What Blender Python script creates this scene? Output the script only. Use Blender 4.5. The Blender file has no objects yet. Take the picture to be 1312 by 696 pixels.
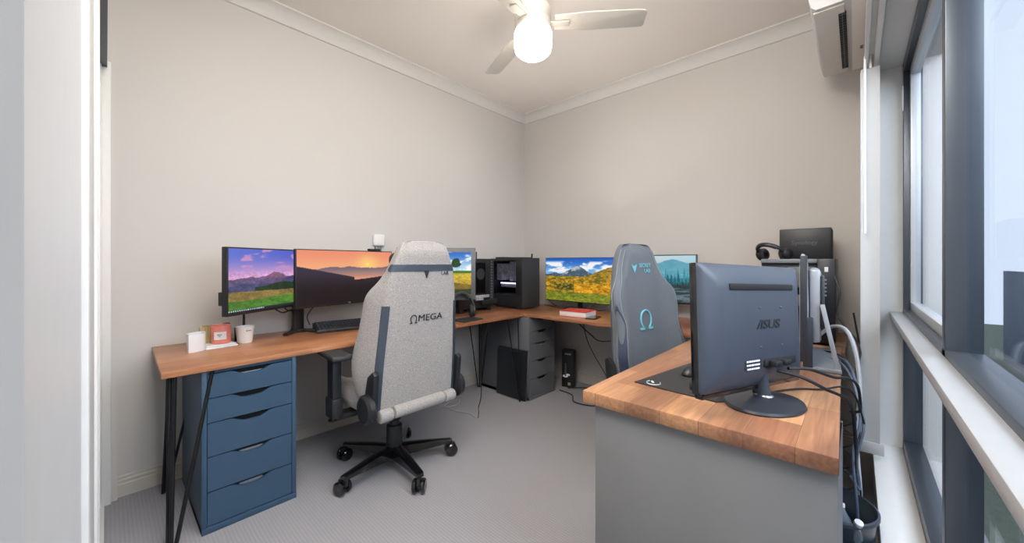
import bpy, bmesh, math, random
import numpy as np
from mathutils import Vector, Matrix
random.seed(7)
PI = math.pi
SC = bpy.context.scene
COL = SC.collection

# ---------------------------------------------------------------- materials
def lin(c):
    return tuple(((v/255)/12.92 if v/255 <= 0.04045 else ((v/255+0.055)/1.055)**2.4) for v in c)

def mat(name, rgb, rough=0.5, metal=0.0, var=0.0, vscale=30, bump=0.0, bscale=200, spec=0.5, trans=0.0, emit=0.0, coat=0.0, sheen=0.0, alpha=1.0, ecol=None):
    m = bpy.data.materials.new(name); m.use_nodes = True
    nt = m.node_tree; b = nt.nodes['Principled BSDF']
    c = lin(rgb) + (1,)
    b.inputs['Base Color'].default_value = c
    b.inputs['Roughness'].default_value = rough
    b.inputs['Metallic'].default_value = metal
    b.inputs['Specular IOR Level'].default_value = spec
    b.inputs['Transmission Weight'].default_value = trans
    b.inputs['Coat Weight'].default_value = coat
    b.inputs['Sheen Weight'].default_value = sheen
    b.inputs['Alpha'].default_value = alpha
    if emit:
        b.inputs['Emission Color'].default_value = (lin(ecol) if ecol else lin(rgb)) + (1,)
        b.inputs['Emission Strength'].default_value = emit
    tc = nt.nodes.new('ShaderNodeTexCoord')
    n = nt.nodes.new('ShaderNodeTexNoise'); n.inputs['Scale'].default_value = vscale; n.inputs['Detail'].default_value = 4
    nt.links.new(tc.outputs['Object'], n.inputs['Vector'])
    r = nt.nodes.new('ShaderNodeMapRange'); r.inputs['From Min'].default_value = .3; r.inputs['From Max'].default_value = .7
    v = max(var, .015)
    r.inputs['To Min'].default_value = 1-v; r.inputs['To Max'].default_value = 1+v
    nt.links.new(n.outputs['Fac'], r.inputs['Value'])
    mx = nt.nodes.new('ShaderNodeMix'); mx.data_type = 'RGBA'; mx.blend_type = 'MULTIPLY'; mx.inputs['Factor'].default_value = 1
    mx.inputs[6].default_value = c
    nt.links.new(r.outputs['Result'], mx.inputs[7])
    nt.links.new(mx.outputs[2], b.inputs['Base Color'])
    if bump:
        n2 = nt.nodes.new('ShaderNodeTexNoise'); n2.inputs['Scale'].default_value = bscale; n2.inputs['Detail'].default_value = 3
        nt.links.new(tc.outputs['Object'], n2.inputs['Vector'])
        bp = nt.nodes.new('ShaderNodeBump'); bp.inputs['Strength'].default_value = bump; bp.inputs['Distance'].default_value = .002
        nt.links.new(n2.outputs['Fac'], bp.inputs['Height']); nt.links.new(bp.outputs['Normal'], b.inputs['Normal'])
    return m

def wood(name, c1, c2, c3, along='Y', sw=.075, sl=.55, rough=.33):
    m = bpy.data.materials.new(name); m.use_nodes = True
    nt = m.node_tree; b = nt.nodes['Principled BSDF']; L = nt.links.new
    tc = nt.nodes.new('ShaderNodeTexCoord')
    sep = nt.nodes.new('ShaderNodeSeparateXYZ'); L(tc.outputs['Object'], sep.inputs[0])
    cmb = nt.nodes.new('ShaderNodeCombineXYZ')
    a, c = ('Y', 'X') if along == 'Y' else ('X', 'Y')
    L(sep.outputs[a], cmb.inputs['X']); L(sep.outputs[c], cmb.inputs['Y'])
    def brick(off, freq, w):
        br = nt.nodes.new('ShaderNodeTexBrick')
        br.offset = off; br.offset_frequency = freq
        br.inputs['Scale'].default_value = 1; br.inputs['Brick Width'].default_value = w; br.inputs['Row Height'].default_value = sw
        br.inputs['Mortar Size'].default_value = .0006; br.inputs['Mortar Smooth'].default_value = .3
        L(cmb.outputs[0], br.inputs['Vector']); return br
    b1 = brick(.37, 2, sl)
    b1.inputs['Color1'].default_value = lin(c1)+(1,); b1.inputs['Color2'].default_value = lin(c2)+(1,)
    b1.inputs['Mortar'].default_value = tuple(v*.55 for v in lin(c3))+(1,)
    # per-stave noise (white noise on the brick cell)
    vn = nt.nodes.new('ShaderNodeTexNoise'); vn.inputs['Scale'].default_value = 1; vn.inputs['Detail'].default_value = 0
    mp0 = nt.nodes.new('ShaderNodeMapping'); mp0.inputs['Scale'].default_value = (1.6, 1/sw*.55, 1); L(cmb.outputs[0], mp0.inputs['Vector']); L(mp0.outputs[0], vn.inputs['Vector'])
    mxa = nt.nodes.new('ShaderNodeMix'); mxa.data_type = 'RGBA'; mxa.inputs[7].default_value = lin(c3)+(1,)
    ra = nt.nodes.new('ShaderNodeMapRange'); ra.inputs['From Min'].default_value = .5; ra.inputs['From Max'].default_value = .62; ra.inputs['To Max'].default_value = .7
    L(vn.outputs['Fac'], ra.inputs['Value']); L(ra.outputs['Result'], mxa.inputs['Factor']); L(b1.outputs['Color'], mxa.inputs[6])
    # grain
    mp = nt.nodes.new('ShaderNodeMapping'); mp.inputs['Scale'].default_value = (5, 90, 90)
    cm2 = nt.nodes.new('ShaderNodeCombineXYZ'); L(sep.outputs[a], cm2.inputs['X']); L(sep.outputs[c], cm2.inputs['Y']); L(sep.outputs['Z'], cm2.inputs['Z'])
    L(cm2.outputs[0], mp.inputs['Vector'])
    g = nt.nodes.new('ShaderNodeTexNoise'); g.inputs['Scale'].default_value = 1; g.inputs['Detail'].default_value = 5; g.inputs['Distortion'].default_value = .6
    L(mp.outputs[0], g.inputs['Vector'])
    r = nt.nodes.new('ShaderNodeMapRange'); r.inputs['From Min'].default_value = .3; r.inputs['From Max'].default_value = .7; r.inputs['To Min'].default_value = .72; r.inputs['To Max'].default_value = 1.18
    L(g.outputs['Fac'], r.inputs['Value'])
    mx = nt.nodes.new('ShaderNodeMix'); mx.data_type = 'RGBA'; mx.blend_type = 'MULTIPLY'; mx.inputs['Factor'].default_value = 1
    L(mxa.outputs[2], mx.inputs[6]); L(r.outputs['Result'], mx.inputs[7]); L(mx.outputs[2], b.inputs['Base Color'])
    b.inputs['Roughness'].default_value = rough; b.inputs['Specular IOR Level'].default_value = .45
    bp = nt.nodes.new('ShaderNodeBump'); bp.inputs['Strength'].default_value = .15; bp.inputs['Distance'].default_value = .001
    L(g.outputs['Fac'], bp.inputs['Height']); L(bp.outputs['Normal'], b.inputs['Normal'])
    return m

def carpet_mat():
    m = mat('carpet', (136,136,142), rough=1, spec=.1)
    nt = m.node_tree; b = nt.nodes['Principled BSDF']; L = nt.links.new
    tc = nt.nodes.new('ShaderNodeTexCoord')
    w = nt.nodes.new('ShaderNodeTexWave'); w.wave_type = 'BANDS'; w.bands_direction = 'Y'
    w.inputs['Scale'].default_value = 24; w.inputs['Distortion'].default_value = .5; w.inputs['Detail'].default_value = 2; w.inputs['Detail Scale'].default_value = 6
    L(tc.outputs['Object'], w.inputs['Vector'])
    n = nt.nodes.new('ShaderNodeTexNoise'); n.inputs['Scale'].default_value = 260; n.inputs['Detail'].default_value = 3
    L(tc.outputs['Object'], n.inputs['Vector'])
    mm = nt.nodes.new('ShaderNodeMath'); mm.operation = 'ADD'; L(w.outputs['Fac'], mm.inputs[0])
    m2 = nt.nodes.new('ShaderNodeMath'); m2.operation = 'MULTIPLY'; m2.inputs[1].default_value = 2.2; L(n.outputs['Fac'], m2.inputs[0]); L(m2.outputs[0], mm.inputs[1])
    r = nt.nodes.new('ShaderNodeMapRange'); r.inputs['From Min'].default_value = .6; r.inputs['From Max'].default_value = 2.4
    r.inputs['To Min'].default_value = .88; r.inputs['To Max'].default_value = 1.08; L(mm.outputs[0], r.inputs['Value'])
    mx = nt.nodes.new('ShaderNodeMix'); mx.data_type = 'RGBA'; mx.blend_type = 'MULTIPLY'; mx.inputs['Factor'].default_value = 1
    mx.inputs[6].default_value = lin((150,149,153))+(1,); L(r.outputs['Result'], mx.inputs[7]); L(mx.outputs[2], b.inputs['Base Color'])
    bp = nt.nodes.new('ShaderNodeBump'); bp.inputs['Strength'].default_value = .3; bp.inputs['Distance'].default_value = .003
    L(mm.outputs[0], bp.inputs['Height']); L(bp.outputs['Normal'], b.inputs['Normal'])
    return m

M = {}
M['wall'] = mat('wall_paint', (203,199,194), .9, vscale=1.5, bump=.05, bscale=300, spec=.2)
M['ceil'] = mat('ceiling_paint', (238,232,226), .9, vscale=1.5, spec=.2)
M['trim'] = mat('trim_white', (228,226,222), .5)
M['cornice'] = mat('cornice_plaster', (216,213,209), .8, spec=.2)
M['skirt'] = mat('skirting_paint', (196,190,180), .5)
M['carpet'] = carpet_mat()
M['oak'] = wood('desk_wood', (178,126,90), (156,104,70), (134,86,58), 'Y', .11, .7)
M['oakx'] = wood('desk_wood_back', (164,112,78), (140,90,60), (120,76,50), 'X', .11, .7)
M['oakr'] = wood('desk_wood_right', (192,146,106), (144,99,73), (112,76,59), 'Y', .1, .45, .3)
M['blue'] = mat('blue_lacquer', (45,71,94), .45, var=.04, vscale=8)
M['grey'] = mat('grey_lacquer', (92,94,98), .5, var=.03, vscale=8)
M['greyf'] = mat('grey_panel', (120,120,121), .55, var=.03, vscale=6)
M['dgrey'] = mat('dark_grey_lacquer', (78,80,85), .5)
M['cavity'] = mat('drawer_inside', (14,15,17), .8)
M['blkmetal'] = mat('black_metal', (24,24,27), .4, .3)
M['blk'] = mat('black_plastic', (28,29,32), .45)
M['blkg'] = mat('black_gloss', (14,14,16), .15, coat=.4)
M['blkm'] = mat('black_matte', (36,37,40), .7, bump=.15, bscale=500)
M['panel'] = mat('black_panel', (24,28,34), .35)
M['slate'] = mat('slate_plastic', (60,66,77), .42, bump=.12, bscale=600)
M['slated'] = mat('slate_dark', (40,44,52), .4)
M['silver'] = mat('silver_plastic', (150,154,160), .4, .3)
M['greypl'] = mat('grey_plastic', (104,107,112), .45)
M['bezel'] = mat('grey_bezel', (84,84,86), .45)
M['fab'] = mat('grey_melange_fabric', (150,146,144), .95, var=.34, vscale=260, bump=.4, bscale=450, spec=.15, sheen=.2)
M['fab2'] = mat('charcoal_fabric', (90,96,103), .92, var=.16, vscale=300, bump=.35, bscale=500, spec=.15, sheen=.15)
M['fab2s'] = mat('charcoal_fabric_side', (78,80,82), .92, var=.16, vscale=300, bump=.35, bscale=500, spec=.15)
M['navy'] = mat('navy_leather', (34,46,66), .5, bump=.15, bscale=300)
M['stripe'] = mat('dark_slate_strip', (52,62,74), .55)
M['teal'] = mat('teal_thread', (104,172,186), .5)
M['seam'] = mat('light_seam', (124,130,134), .7)
M['ink'] = mat('black_ink', (30,30,34), .6)
M['lpr'] = mat('white_print', (225,228,232), .5, emit=.1)
M['gprint'] = mat('grey_print', (30,31,34), .5)
M['white'] = mat('white_ceramic', (236,236,238), .25)
M['cream'] = mat('cream_wax', (238,235,230), .35)
M['coral'] = mat('coral_glass', (226,132,116), .3)
M['paper'] = mat('paper', (235,232,226), .7)
M['red'] = mat('red_cover', (190,34,44), .4)
M['gold'] = mat('gold_glass', (214,196,150), .25, .35)
M['brown'] = mat('brown_resin', (90,52,38), .4)
M['acw'] = mat('ac_plastic', (214,210,204), .45)
M['acd'] = mat('ac_plastic_side', (196,196,198), .45)
M['alu'] = mat('dark_aluminium', (72,78,86), .35, .5)
M['alul'] = mat('light_aluminium', (178,180,182), .4, .3)
M['blind'] = mat('blind_fabric', (176,175,173), .85, bump=.1, bscale=500)
M['chrome'] = mat('steel', (170,172,176), .25, .9)
M['cab_b'] = mat('cable_black', (26,28,32), .5)
M['cab_g'] = mat('cable_grey', (176,178,182), .5)
M['cab_s'] = mat('cable_slate', (78,90,108), .5)
M['bin'] = mat('bin_plastic', (44,54,66), .4)
M['pet'] = mat('clear_plastic', (205,225,238), .1, trans=.7, spec=.6)
M['petblue'] = mat('blue_plastic_cap', (120,180,215), .3)
M['globe'] = mat('lit_globe', (255,250,238), .4, emit=6.0, ecol=(255,240,218))
M['fanw'] = mat('fan_white', (196,192,185), .45)
M['led'] = mat('pc_light', (230,220,255), .4, emit=5)
M['pcg'] = mat('pc_components_glow', (150,148,156), .4, .3, var=.5, vscale=40, emit=.28)  # emission added so the components look lit; they are no light source
M['fence'] = mat('fence_paint', (70,82,98), .7, var=.1)
M['grass'] = mat('outside_ground', (96,104,90), .95, var=.2)
M['door'] = mat('door_white', (216,216,216), .4)
def glass_mat():
    m = bpy.data.materials.new('window_glass'); m.use_nodes = True; nt = m.node_tree
    for n in list(nt.nodes): nt.nodes.remove(n)
    o = nt.nodes.new('ShaderNodeOutputMaterial'); t = nt.nodes.new('ShaderNodeBsdfTransparent'); g = nt.nodes.new('ShaderNodeBsdfGlossy')
    t.inputs[0].default_value = (.88,.91,.95,1); g.inputs['Roughness'].default_value = .02
    f = nt.nodes.new('ShaderNodeFresnel'); f.inputs[0].default_value = 1.3
    mx = nt.nodes.new('ShaderNodeMixShader'); ml = nt.nodes.new('ShaderNodeMath'); ml.operation = 'MULTIPLY'; ml.inputs[1].default_value = .25; nt.links.new(f.outputs[0], ml.inputs[0]); nt.links.new(ml.outputs[0], mx.inputs[0]); nt.links.new(t.outputs[0], mx.inputs[1]); nt.links.new(g.outputs[0], mx.inputs[2]); nt.links.new(mx.outputs[0], o.inputs[0])
    return m
M['glass'] = glass_mat()
M['glassd'] = glass_mat(); M['glassd'].name = 'smoked_glass'; M['glassd'].node_tree.nodes['Transparent BSDF'].inputs[0].default_value = (.6,.6,.64,1)

# ---------------------------------------------------------------- builders
def T(loc=(0,0,0), rot=(0,0,0), sc=(1,1,1)):
    from mathutils import Euler
    return Matrix.Translation(loc) @ Euler(rot).to_matrix().to_4x4() @ Matrix.Diagonal(tuple(sc)+(1,))

class B:
    def __init__(s): s.bm = bmesh.new()
    def _add(s, tmp, mx=None):
        if mx is not None: tmp.transform(mx)
        me = bpy.data.meshes.new('t'); tmp.to_mesh(me); tmp.free(); s.bm.from_mesh(me); bpy.data.meshes.remove(me); return s
    def box(s, x0, x1, y0, y1, z0, z1, bev=0, seg=2, mx=None):
        t = bmesh.new(); bmesh.ops.create_cube(t, size=1)
        t.transform(T(((x0+x1)/2, (y0+y1)/2, (z0+z1)/2), (0,0,0), (x1-x0, y1-y0, z1-z0)))
        if bev: bmesh.ops.bevel(t, geom=t.edges[:], offset=bev, segments=seg, profile=.5, affect='EDGES')
        return s._add(t, mx)
    def cyl(s, r, z0, z1, r2=None, seg=24, mx=None, bev=0, cx=0, cy=0):
        t = bmesh.new(); bmesh.ops.create_cone(t, cap_ends=True, segments=seg, radius1=r, radius2=r if r2 is None else r2, depth=z1-z0)
        t.transform(T((cx, cy, (z0+z1)/2)))
        if bev:
            es = [e for e in t.edges if len(e.link_faces)==2 and any(len(f.verts)>4 for f in e.link_faces)]
            bmesh.ops.bevel(t, geom=es, offset=bev, segments=2, profile=.5, affect='EDGES')
        return s._add(t, mx)
    def sph(s, r, mx=None, u=20, v=12):
        t = bmesh.new(); bmesh.ops.create_uvsphere(t, u_segments=u, v_segments=v, radius=r); return s._add(t, mx)
    def lathe(s, prof, seg=32, mx=None):
        t = bmesh.new(); rings = []
        for r, z in prof:
            rings.append([t.verts.new((r*math.cos(2*PI*i/seg), r*math.sin(2*PI*i/seg), z)) for i in range(seg)] if r > 1e-5 else [t.verts.new((0,0,z))])
        for a, b in zip(rings, rings[1:]):
            for i in range(seg):
                j = (i+1) % seg
                if len(a) == 1 and len(b) == 1: continue
                if len(a) == 1: t.faces.new((a[0], b[i], b[j]))
                elif len(b) == 1: t.faces.new((a[i], a[j], b[0]))
                else: t.faces.new((a[i], a[j], b[j], b[i]))
        bmesh.ops.recalc_face_normals(t, faces=t.faces[:])
        return s._add(t, mx)
    def prism(s, poly, h0, h1, axis='Z', mx=None, bev=0):
        """poly: 2D points; axis Z: (x,y); Y: (x,z); X: (y,z)"""
        t = bmesh.new()
        f = {'Z': lambda p,h: (p[0],p[1],h), 'Y': lambda p,h: (p[0],h,p[1]), 'X': lambda p,h: (h,p[0],p[1])}[axis]
        a = [t.verts.new(f(p,h0)) for p in poly]; b = [t.verts.new(f(p,h1)) for p in poly]; n = len(poly)
        t.faces.new(a); t.faces.new(b[::-1])
        for i in range(n): t.faces.new((a[i], b[i], b[(i+1)%n], a[(i+1)%n]))
        bmesh.ops.recalc_face_normals(t, faces=t.faces[:])
        if bev: bmesh.ops.bevel(t, geom=t.edges[:], offset=bev, segments=2, profile=.5, affect='EDGES')
        return s._add(t, mx)
    def loft(s, rings, cap=True, mx=None, closed=True):
        t = bmesh.new(); R = [[t.verts.new(p) for p in r] for r in rings]; n = len(rings[0])
        for a, b in zip(R, R[1:]):
            for i in range(n if closed else n-1):
                j = (i+1) % n; t.faces.new((a[i], a[j], b[j], b[i]))
        if cap and closed: t.faces.new(R[0][::-1]); t.faces.new(R[-1])
        bmesh.ops.recalc_face_normals(t, faces=t.faces[:])
        return s._add(t, mx)
    def tube(s, pts, r=.003, seg=8, smooth=True, mx=None, flat=None):
        P = [Vector(p) for p in pts]
        if smooth and len(P) > 2:
            Q = []
            for i in range(len(P)-1):
                p0, p1, p2, p3 = P[max(i-1,0)], P[i], P[i+1], P[min(i+2,len(P)-1)]
                for k in range(7):
                    u = k/7; Q.append(.5*((2*p1)+(p2-p0)*u+(2*p0-5*p1+4*p2-p3)*u*u+(3*p1-p0-3*p2+p3)*u**3))
            Q.append(P[-1]); P = Q
        rings = []; up = Vector((0,0,1)); tg0 = (P[1]-P[0]).normalized()
        if abs(tg0.dot(up)) > .9: up = Vector((1,0,0))
        nrm = (up - tg0*up.dot(tg0)).normalized()
        for i, p in enumerate(P):
            tg = (P[min(i+1,len(P)-1)] - P[max(i-1,0)]).normalized()
            nrm = (nrm - tg*nrm.dot(tg))
            nrm = nrm.normalized() if nrm.length > 1e-6 else tg.orthogonal().normalized()
            bn = tg.cross(nrm); rr = r if not isinstance(r, (list,tuple)) else r[0]+(r[1]-r[0])*i/(len(P)-1)
            w = flat or 1
            rings.append([tuple(p + nrm*math.cos(2*PI*k/seg)*rr + bn*math.sin(2*PI*k/seg)*rr*w) for k in range(seg)])
        return s.loft(rings, mx=mx)
    def make(s, name, m, parent=None, sub=0, smooth=True, loc=None, rot=None, ang=40):
        me = bpy.data.meshes.new(name); bmesh.ops.remove_doubles(s.bm, verts=s.bm.verts[:], dist=1e-6)
        s.bm.to_mesh(me); s.bm.free()
        o = bpy.data.objects.new(name, me); COL.objects.link(o); me.materials.append(M[m] if isinstance(m, str) else m)
        if parent: o.parent = parent
        if loc: o.location = loc
        if rot: o.rotation_euler = rot
        if smooth:
            for p in me.polygons: p.use_smooth = True
            try: me.set_sharp_from_angle(angle=math.radians(ang))
            except Exception: pass
        if sub:
            md = o.modifiers.new('s', 'SUBSURF'); md.levels = sub; md.render_levels = sub
        return o

def thing(name, label, cat, loc=(0,0,0), rz=0, group=None):
    o = bpy.data.objects.new(name, None); COL.objects.link(o); o.location = loc; o.rotation_euler = (0,0,rz); o.empty_display_size = .05
    o['label'] = label; o['category'] = cat
    if group: o['group'] = group
    return o
def tag(o, label, cat, group=None, kind=None):
    o['label'] = label; o['category'] = cat
    if group: o['group'] = group
    if kind: o['kind'] = kind
    return o
def struct(o): o['kind'] = 'structure'; return o
def copy_tree(o, parent=None):
    c = o.copy(); COL.objects.link(c); c.parent = parent
    for ch in list(o.children): copy_tree(ch, c)
    return c

def text(name, s, size, m, parent, loc, rot, ext=.0006, align='CENTER', bold=0, xs=1.0, shear=0, label=None):
    cu = bpy.data.curves.new('txt', 'FONT'); cu.body = s; cu.size = size; cu.extrude = ext; cu.align_x = align; cu.align_y = 'CENTER'; cu.offset = bold; cu.resolution_u = 3; cu.shear = shear
    t = bpy.data.objects.new('txt', cu); COL.objects.link(t)
    dg = bpy.context.evaluated_depsgraph_get(); me = bpy.data.meshes.new_from_object(t.evaluated_get(dg)); bpy.data.objects.remove(t); bpy.data.curves.remove(cu)
    me.name = name; me.materials.clear(); me.materials.append(M[m])
    me.transform(Matrix.Diagonal((xs,1,1,1)))
    o = bpy.data.objects.new(name, me); COL.objects.link(o); o.parent = parent; o.location = loc; o.rotation_euler = rot
    if label: o['label'] = label
    return o

def marks(name, rows, size, m, parent, loc, rot):
    """tiny print too small to read in the photo: rows of short bars, each row a list of bar lengths"""
    b = B()
    for i, row in enumerate(rows):
        W = sum(row)+.3*(len(row)-1); x = -W/2; y = -i*1.5
        for L_ in row:
            b.box(x*size, (x+L_)*size, (y-.35)*size, (y+.35)*size, 0, .0004); x += L_+.3
    return b.make(name, m, parent, loc=loc, rot=rot, smooth=False)

# ---------------------------------------------------------------- pictures on screens (computed per vertex)
def vnoise(u, v, seed=0):
    rs = np.random.RandomState(seed); g = rs.rand(64, 64)
    iu = np.floor(u).astype(int); iv = np.floor(v).astype(int); fu = u-iu; fv = v-iv
    fu = fu*fu*(3-2*fu); fv = fv*fv*(3-2*fv)
    a = g[iu%64, iv%64]; b = g[(iu+1)%64, iv%64]; c = g[iu%64, (iv+1)%64]; d = g[(iu+1)%64, (iv+1)%64]
    return (a*(1-fu)+b*fu)*(1-fv)+(c*(1-fu)+d*fu)*fv
def fbm(u, v, seed=0, o=4):
    s = 0; a = .5; t = 0
    for k in range(o): s = s+a*vnoise(u*2**k, v*2**k, seed+k); t += a; a *= .55
    return s/t
def C(*c): return np.array(c, float)
def mixc(a, b, t): t = np.clip(t,0,1)[...,None]; return a*(1-t)+b*t
def sm(a, b, x): t = np.clip((x-a)/(b-a),0,1); return t*t*(3-2*t)
def ridge(u, f, seed, base, amp): return base+amp*(fbm(u*f, u*0+.5, seed, 5)-.5)*2
def pic_purple(u, v):
    c = mixc(C(214,160,200), C(84,96,196), sm(.5,.95,v)+0*u); c = mixc(c, C(120,150,225), sm(.5,.9,v)*(1-u)*.3)
    cl = fbm(u*4,v*9,3); c = mixc(c, C(214,150,190), sm(.55,.68,cl)*sm(.6,.75,v)*.8)
    r1 = ridge(u,5,11,.52,.05)+.1*np.exp(-((u-.68)/.13)**2); c = np.where((v<r1)[...,None], mixc(C(96,82,120), C(150,92,112), sm(.45,.62,v)*fbm(u*20,v*20,5)*1.3), c)
    r2 = ridge(u,4,21,.44,.05)+.1*sm(.6,1,u)-.02; c = np.where((v<r2)[...,None], mixc(C(52,62,104),C(90,80,110),fbm(u*14,v*14,8)), c)
    r3 = .36+.07*np.exp(-((u-.82)/.26)**2)+.02*fbm(u*30,v*0,9); c = np.where(((v<r3)&(u>.35))[...,None], mixc(C(22,38,28),C(50,70,40),fbm(u*40,v*40,10)), c)
    r4 = ridge(u,3,31,.31,.03); c = np.where((v<r4)[...,None], mixc(C(150,120,66),C(120,110,60),fbm(u*8,v*20,12)), c)
    r5 = ridge(u,3,41,.17,.02)+.02*u; c = np.where((v<r5)[...,None], mixc(C(92,140,52),C(58,104,38),fbm(u*8,v*20,13)), c)
    tb = (v<.035); c = np.where(tb[...,None], C(30,40,48), c)
    ic = tb & (v>.01) & (v<.028) & ((u*36)%1<.5) & (u<.5); c = np.where(ic[...,None], C(190,210,220), c)
    return c
def pic_sunset(u, v):
    c = mixc(C(248,176,128), C(240,146,112), sm(.6,1,v)); c = mixc(c, C(255,214,120), np.exp(-((u-.7)**2+((v-.73)*.6)**2)/.012)*.9)
    c = np.where((((u-.7)**2*3.2+(v-.735)**2)<.0011)[...,None], C(255,226,120), c)
    r1 = ridge(u,6,51,.67,.05); c = np.where((v<r1)[...,None], mixc(C(200,150,130), C(112,96,112), sm(.45,.72,v)), c)
    r2 = ridge(u,5,61,.56,.05)-.04*u; c = np.where((v<r2)[...,None], mixc(C(236,160,124), C(150,112,118), sm(.42,.6,v)), c)
    r3 = np.maximum(.70-.9*(u-.02)*.45, .43+.035*fbm(u*6,u*0,71)); r3 = np.where(u>.55, .43+.06*sm(.55,1,u)+.01*fbm(u*12,u*0,72), r3)
    c = np.where((v<r3)[...,None], mixc(C(26,16,20), C(54,44,62), sm(.2,.65,v)), c)
    return c
def pic_field(u, v):
    c = mixc(C(190,220,240), C(40,110,200), sm(.6,1,v)); c = mixc(c, C(250,250,250), sm(.55,.7,fbm(u*5,v*8,81))*.9)
    c = np.where((v<.56)[...,None], mixc(C(70,110,30), C(60,130,40), fbm(u*10,v*20,82)), c)
    c = np.where((v<.5)[...,None], mixc(C(220,170,50), C(190,180,60), fbm(u*8,v*18,83)), c)
    c = np.where((v<.34-.25*(u-.5))[...,None], mixc(C(110,120,30), C(150,90,40), fbm(u*12,v*18,84)), c)
    c = np.where((v<.12)[...,None], C(50,60,30)+0*c, c)
    tr = ((u-.78)**2*3+(v-.74)**2)<.014*(.5+fbm(u*24,v*24,85)); c = np.where(tr[...,None], mixc(C(16,50,24),C(40,90,40),fbm(u*40,v*40,86)), c)
    return c
def pic_autumn(u, v):
    c = mixc(C(120,180,235), C(24,92,190), sm(.65,1,v)); c = mixc(c, C(245,245,248), sm(.5,.62,fbm(u*5+1,v*9,91)+.18*np.exp(-((v-.76)/.1)**2))*sm(.6,.7,v)*(1-sm(.88,.96,v)))
    r1 = .6+.2*np.exp(-((u-.5)/.16)**2)+.06*np.exp(-((u-.15)/.06)**2)+.03*fbm(u*14,u*0,92)
    c = np.where((v<r1)[...,None], mixc(C(70,92,110), C(196,196,196), sm(.5,.75,fbm(u*18,v*18,93)*.9+(v-.6))), c)
    r2 = .56+.0*u+.22*sm(.55,1,u)+.03*fbm(u*20,u*0,94); n = fbm(u*26,v*34,95,6)*.8+.2*(v-.2)
    c = np.where((v<r2)[...,None], mixc(C(196,146,36), C(84,90,34), sm(.3,.72,n)), c)
    dk = sm(.44,.40,v+.05*fbm(u*20,v*0,96))*sm(.3,.2,np.abs(u-.38))*sm(.24,.3,v); c = c*(1-dk[...,None])+dk[...,None]*mixc(C(40,56,28), C(150,130,44), sm(.35,.75,fbm(u*30,v*30,96)))
    tp = .36+.12*fbm(u*28,u*0,97); tr = (v<tp)&(v>.14)&(u>.45); c = np.where(tr[...,None], mixc(C(236,180,40), C(180,120,20), fbm(u*50,v*20,98)), c)
    c = np.where((v<.2+.03*fbm(u*10,u*0,99))[...,None], mixc(C(150,150,40), C(96,112,36), fbm(u*14,v*30,90)), c)
    return c
def pic_teal(u, v):
    c = mixc(C(236,200,190), C(150,200,215), u) ; c = mixc(c, C(200,225,235), sm(.7,1,v)*.6)
    r1 = .8+.1*np.exp(-((u-.72)/.14)**2)-.45*sm(.5,.2,u)+.04*fbm(u*9,u*0,101); c = np.where((v<r1)[...,None], mixc(C(110,176,196), C(84,150,170), fbm(u*10,v*10,102)), c)
    def trees(c, base, amp, f, seed, col):
        sp = np.abs(((u*f)%1)-.5)*2; h = base+amp*(1-sp)*vnoise(np.floor(u*f)+.1, u*0, seed); return np.where((v<h)[...,None], col+0*c, c)
    c = trees(c, .52, .26, 26, 103, C(56,140,156)); c = trees(c, .42, .22, 22, 104, C(26,98,112))
    c = trees(c, .36, .12, 30, 105, C(40,60,58))
    c = np.where((v<.3)[...,None], mixc(C(96,116,124), C(40,56,60), sm(.4,.6,fbm(u*10,v*30,106))), c)
    return c
def screen(name, w, h, f, parent, loc, rot, nx=220, em=.85):
    ny = int(nx*h/w); u, v = np.meshgrid(np.linspace(0,1,nx+1), np.linspace(0,1,ny+1))
    c = f(u, v)*np.ones((ny+1,nx+1,3)); g = sm(.72,.5,v)*(.0 if f is pic_sunset else 1); c = c*(1+g*((fbm(u*38,v*50,200,5)-.5)*(.9 if f is pic_autumn else .5)+(fbm(u*9,v*16,210)-.5)*.4))[...,None]; c = np.clip(c,0,255)/255; c = np.where(c<=.04045, c/12.92, ((c+.055)/1.055)**2.4)
    co = np.stack([(u-.5)*w, 0*u, (v-.5)*h], -1).reshape(-1,3)
    i = np.arange(ny)[:,None]*(nx+1)+np.arange(nx)[None]; fc = np.stack([i,i+1,i+nx+2,i+nx+1],-1).reshape(-1,4)
    me = bpy.data.meshes.new(name); me.vertices.add(len(co)); me.vertices.foreach_set('co', co.ravel())
    me.loops.add(fc.size); me.loops.foreach_set('vertex_index', fc.ravel().astype(np.int32)); me.polygons.add(len(fc)); me.polygons.foreach_set('loop_start', np.arange(0,fc.size,4,dtype=np.int32))
    me.update(calc_edges=True); me.validate()
    at = me.color_attributes.new('picture', 'FLOAT_COLOR', 'POINT'); at.data.foreach_set('color', np.concatenate([c.reshape(-1,3), np.ones((len(co),1))],1).ravel().astype(np.float32))
    m = bpy.data.materials.new('display_picture'); m.use_nodes = True; nt = m.node_tree; b = nt.nodes['Principled BSDF']
    a = nt.nodes.new('ShaderNodeAttribute'); a.attribute_name = 'picture'
    b.inputs['Base Color'].default_value = (.01,.01,.01,1); b.inputs['Roughness'].default_value = .3; b.inputs['Specular IOR Level'].default_value = .2
    nt.links.new(a.outputs['Color'], b.inputs['Emission Color']); b.inputs['Emission Strength'].default_value = em
    me.materials.append(m)
    o = bpy.data.objects.new(name, me); COL.objects.link(o); o.parent = parent; o.location = loc; o.rotation_euler = rot
    return o

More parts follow.
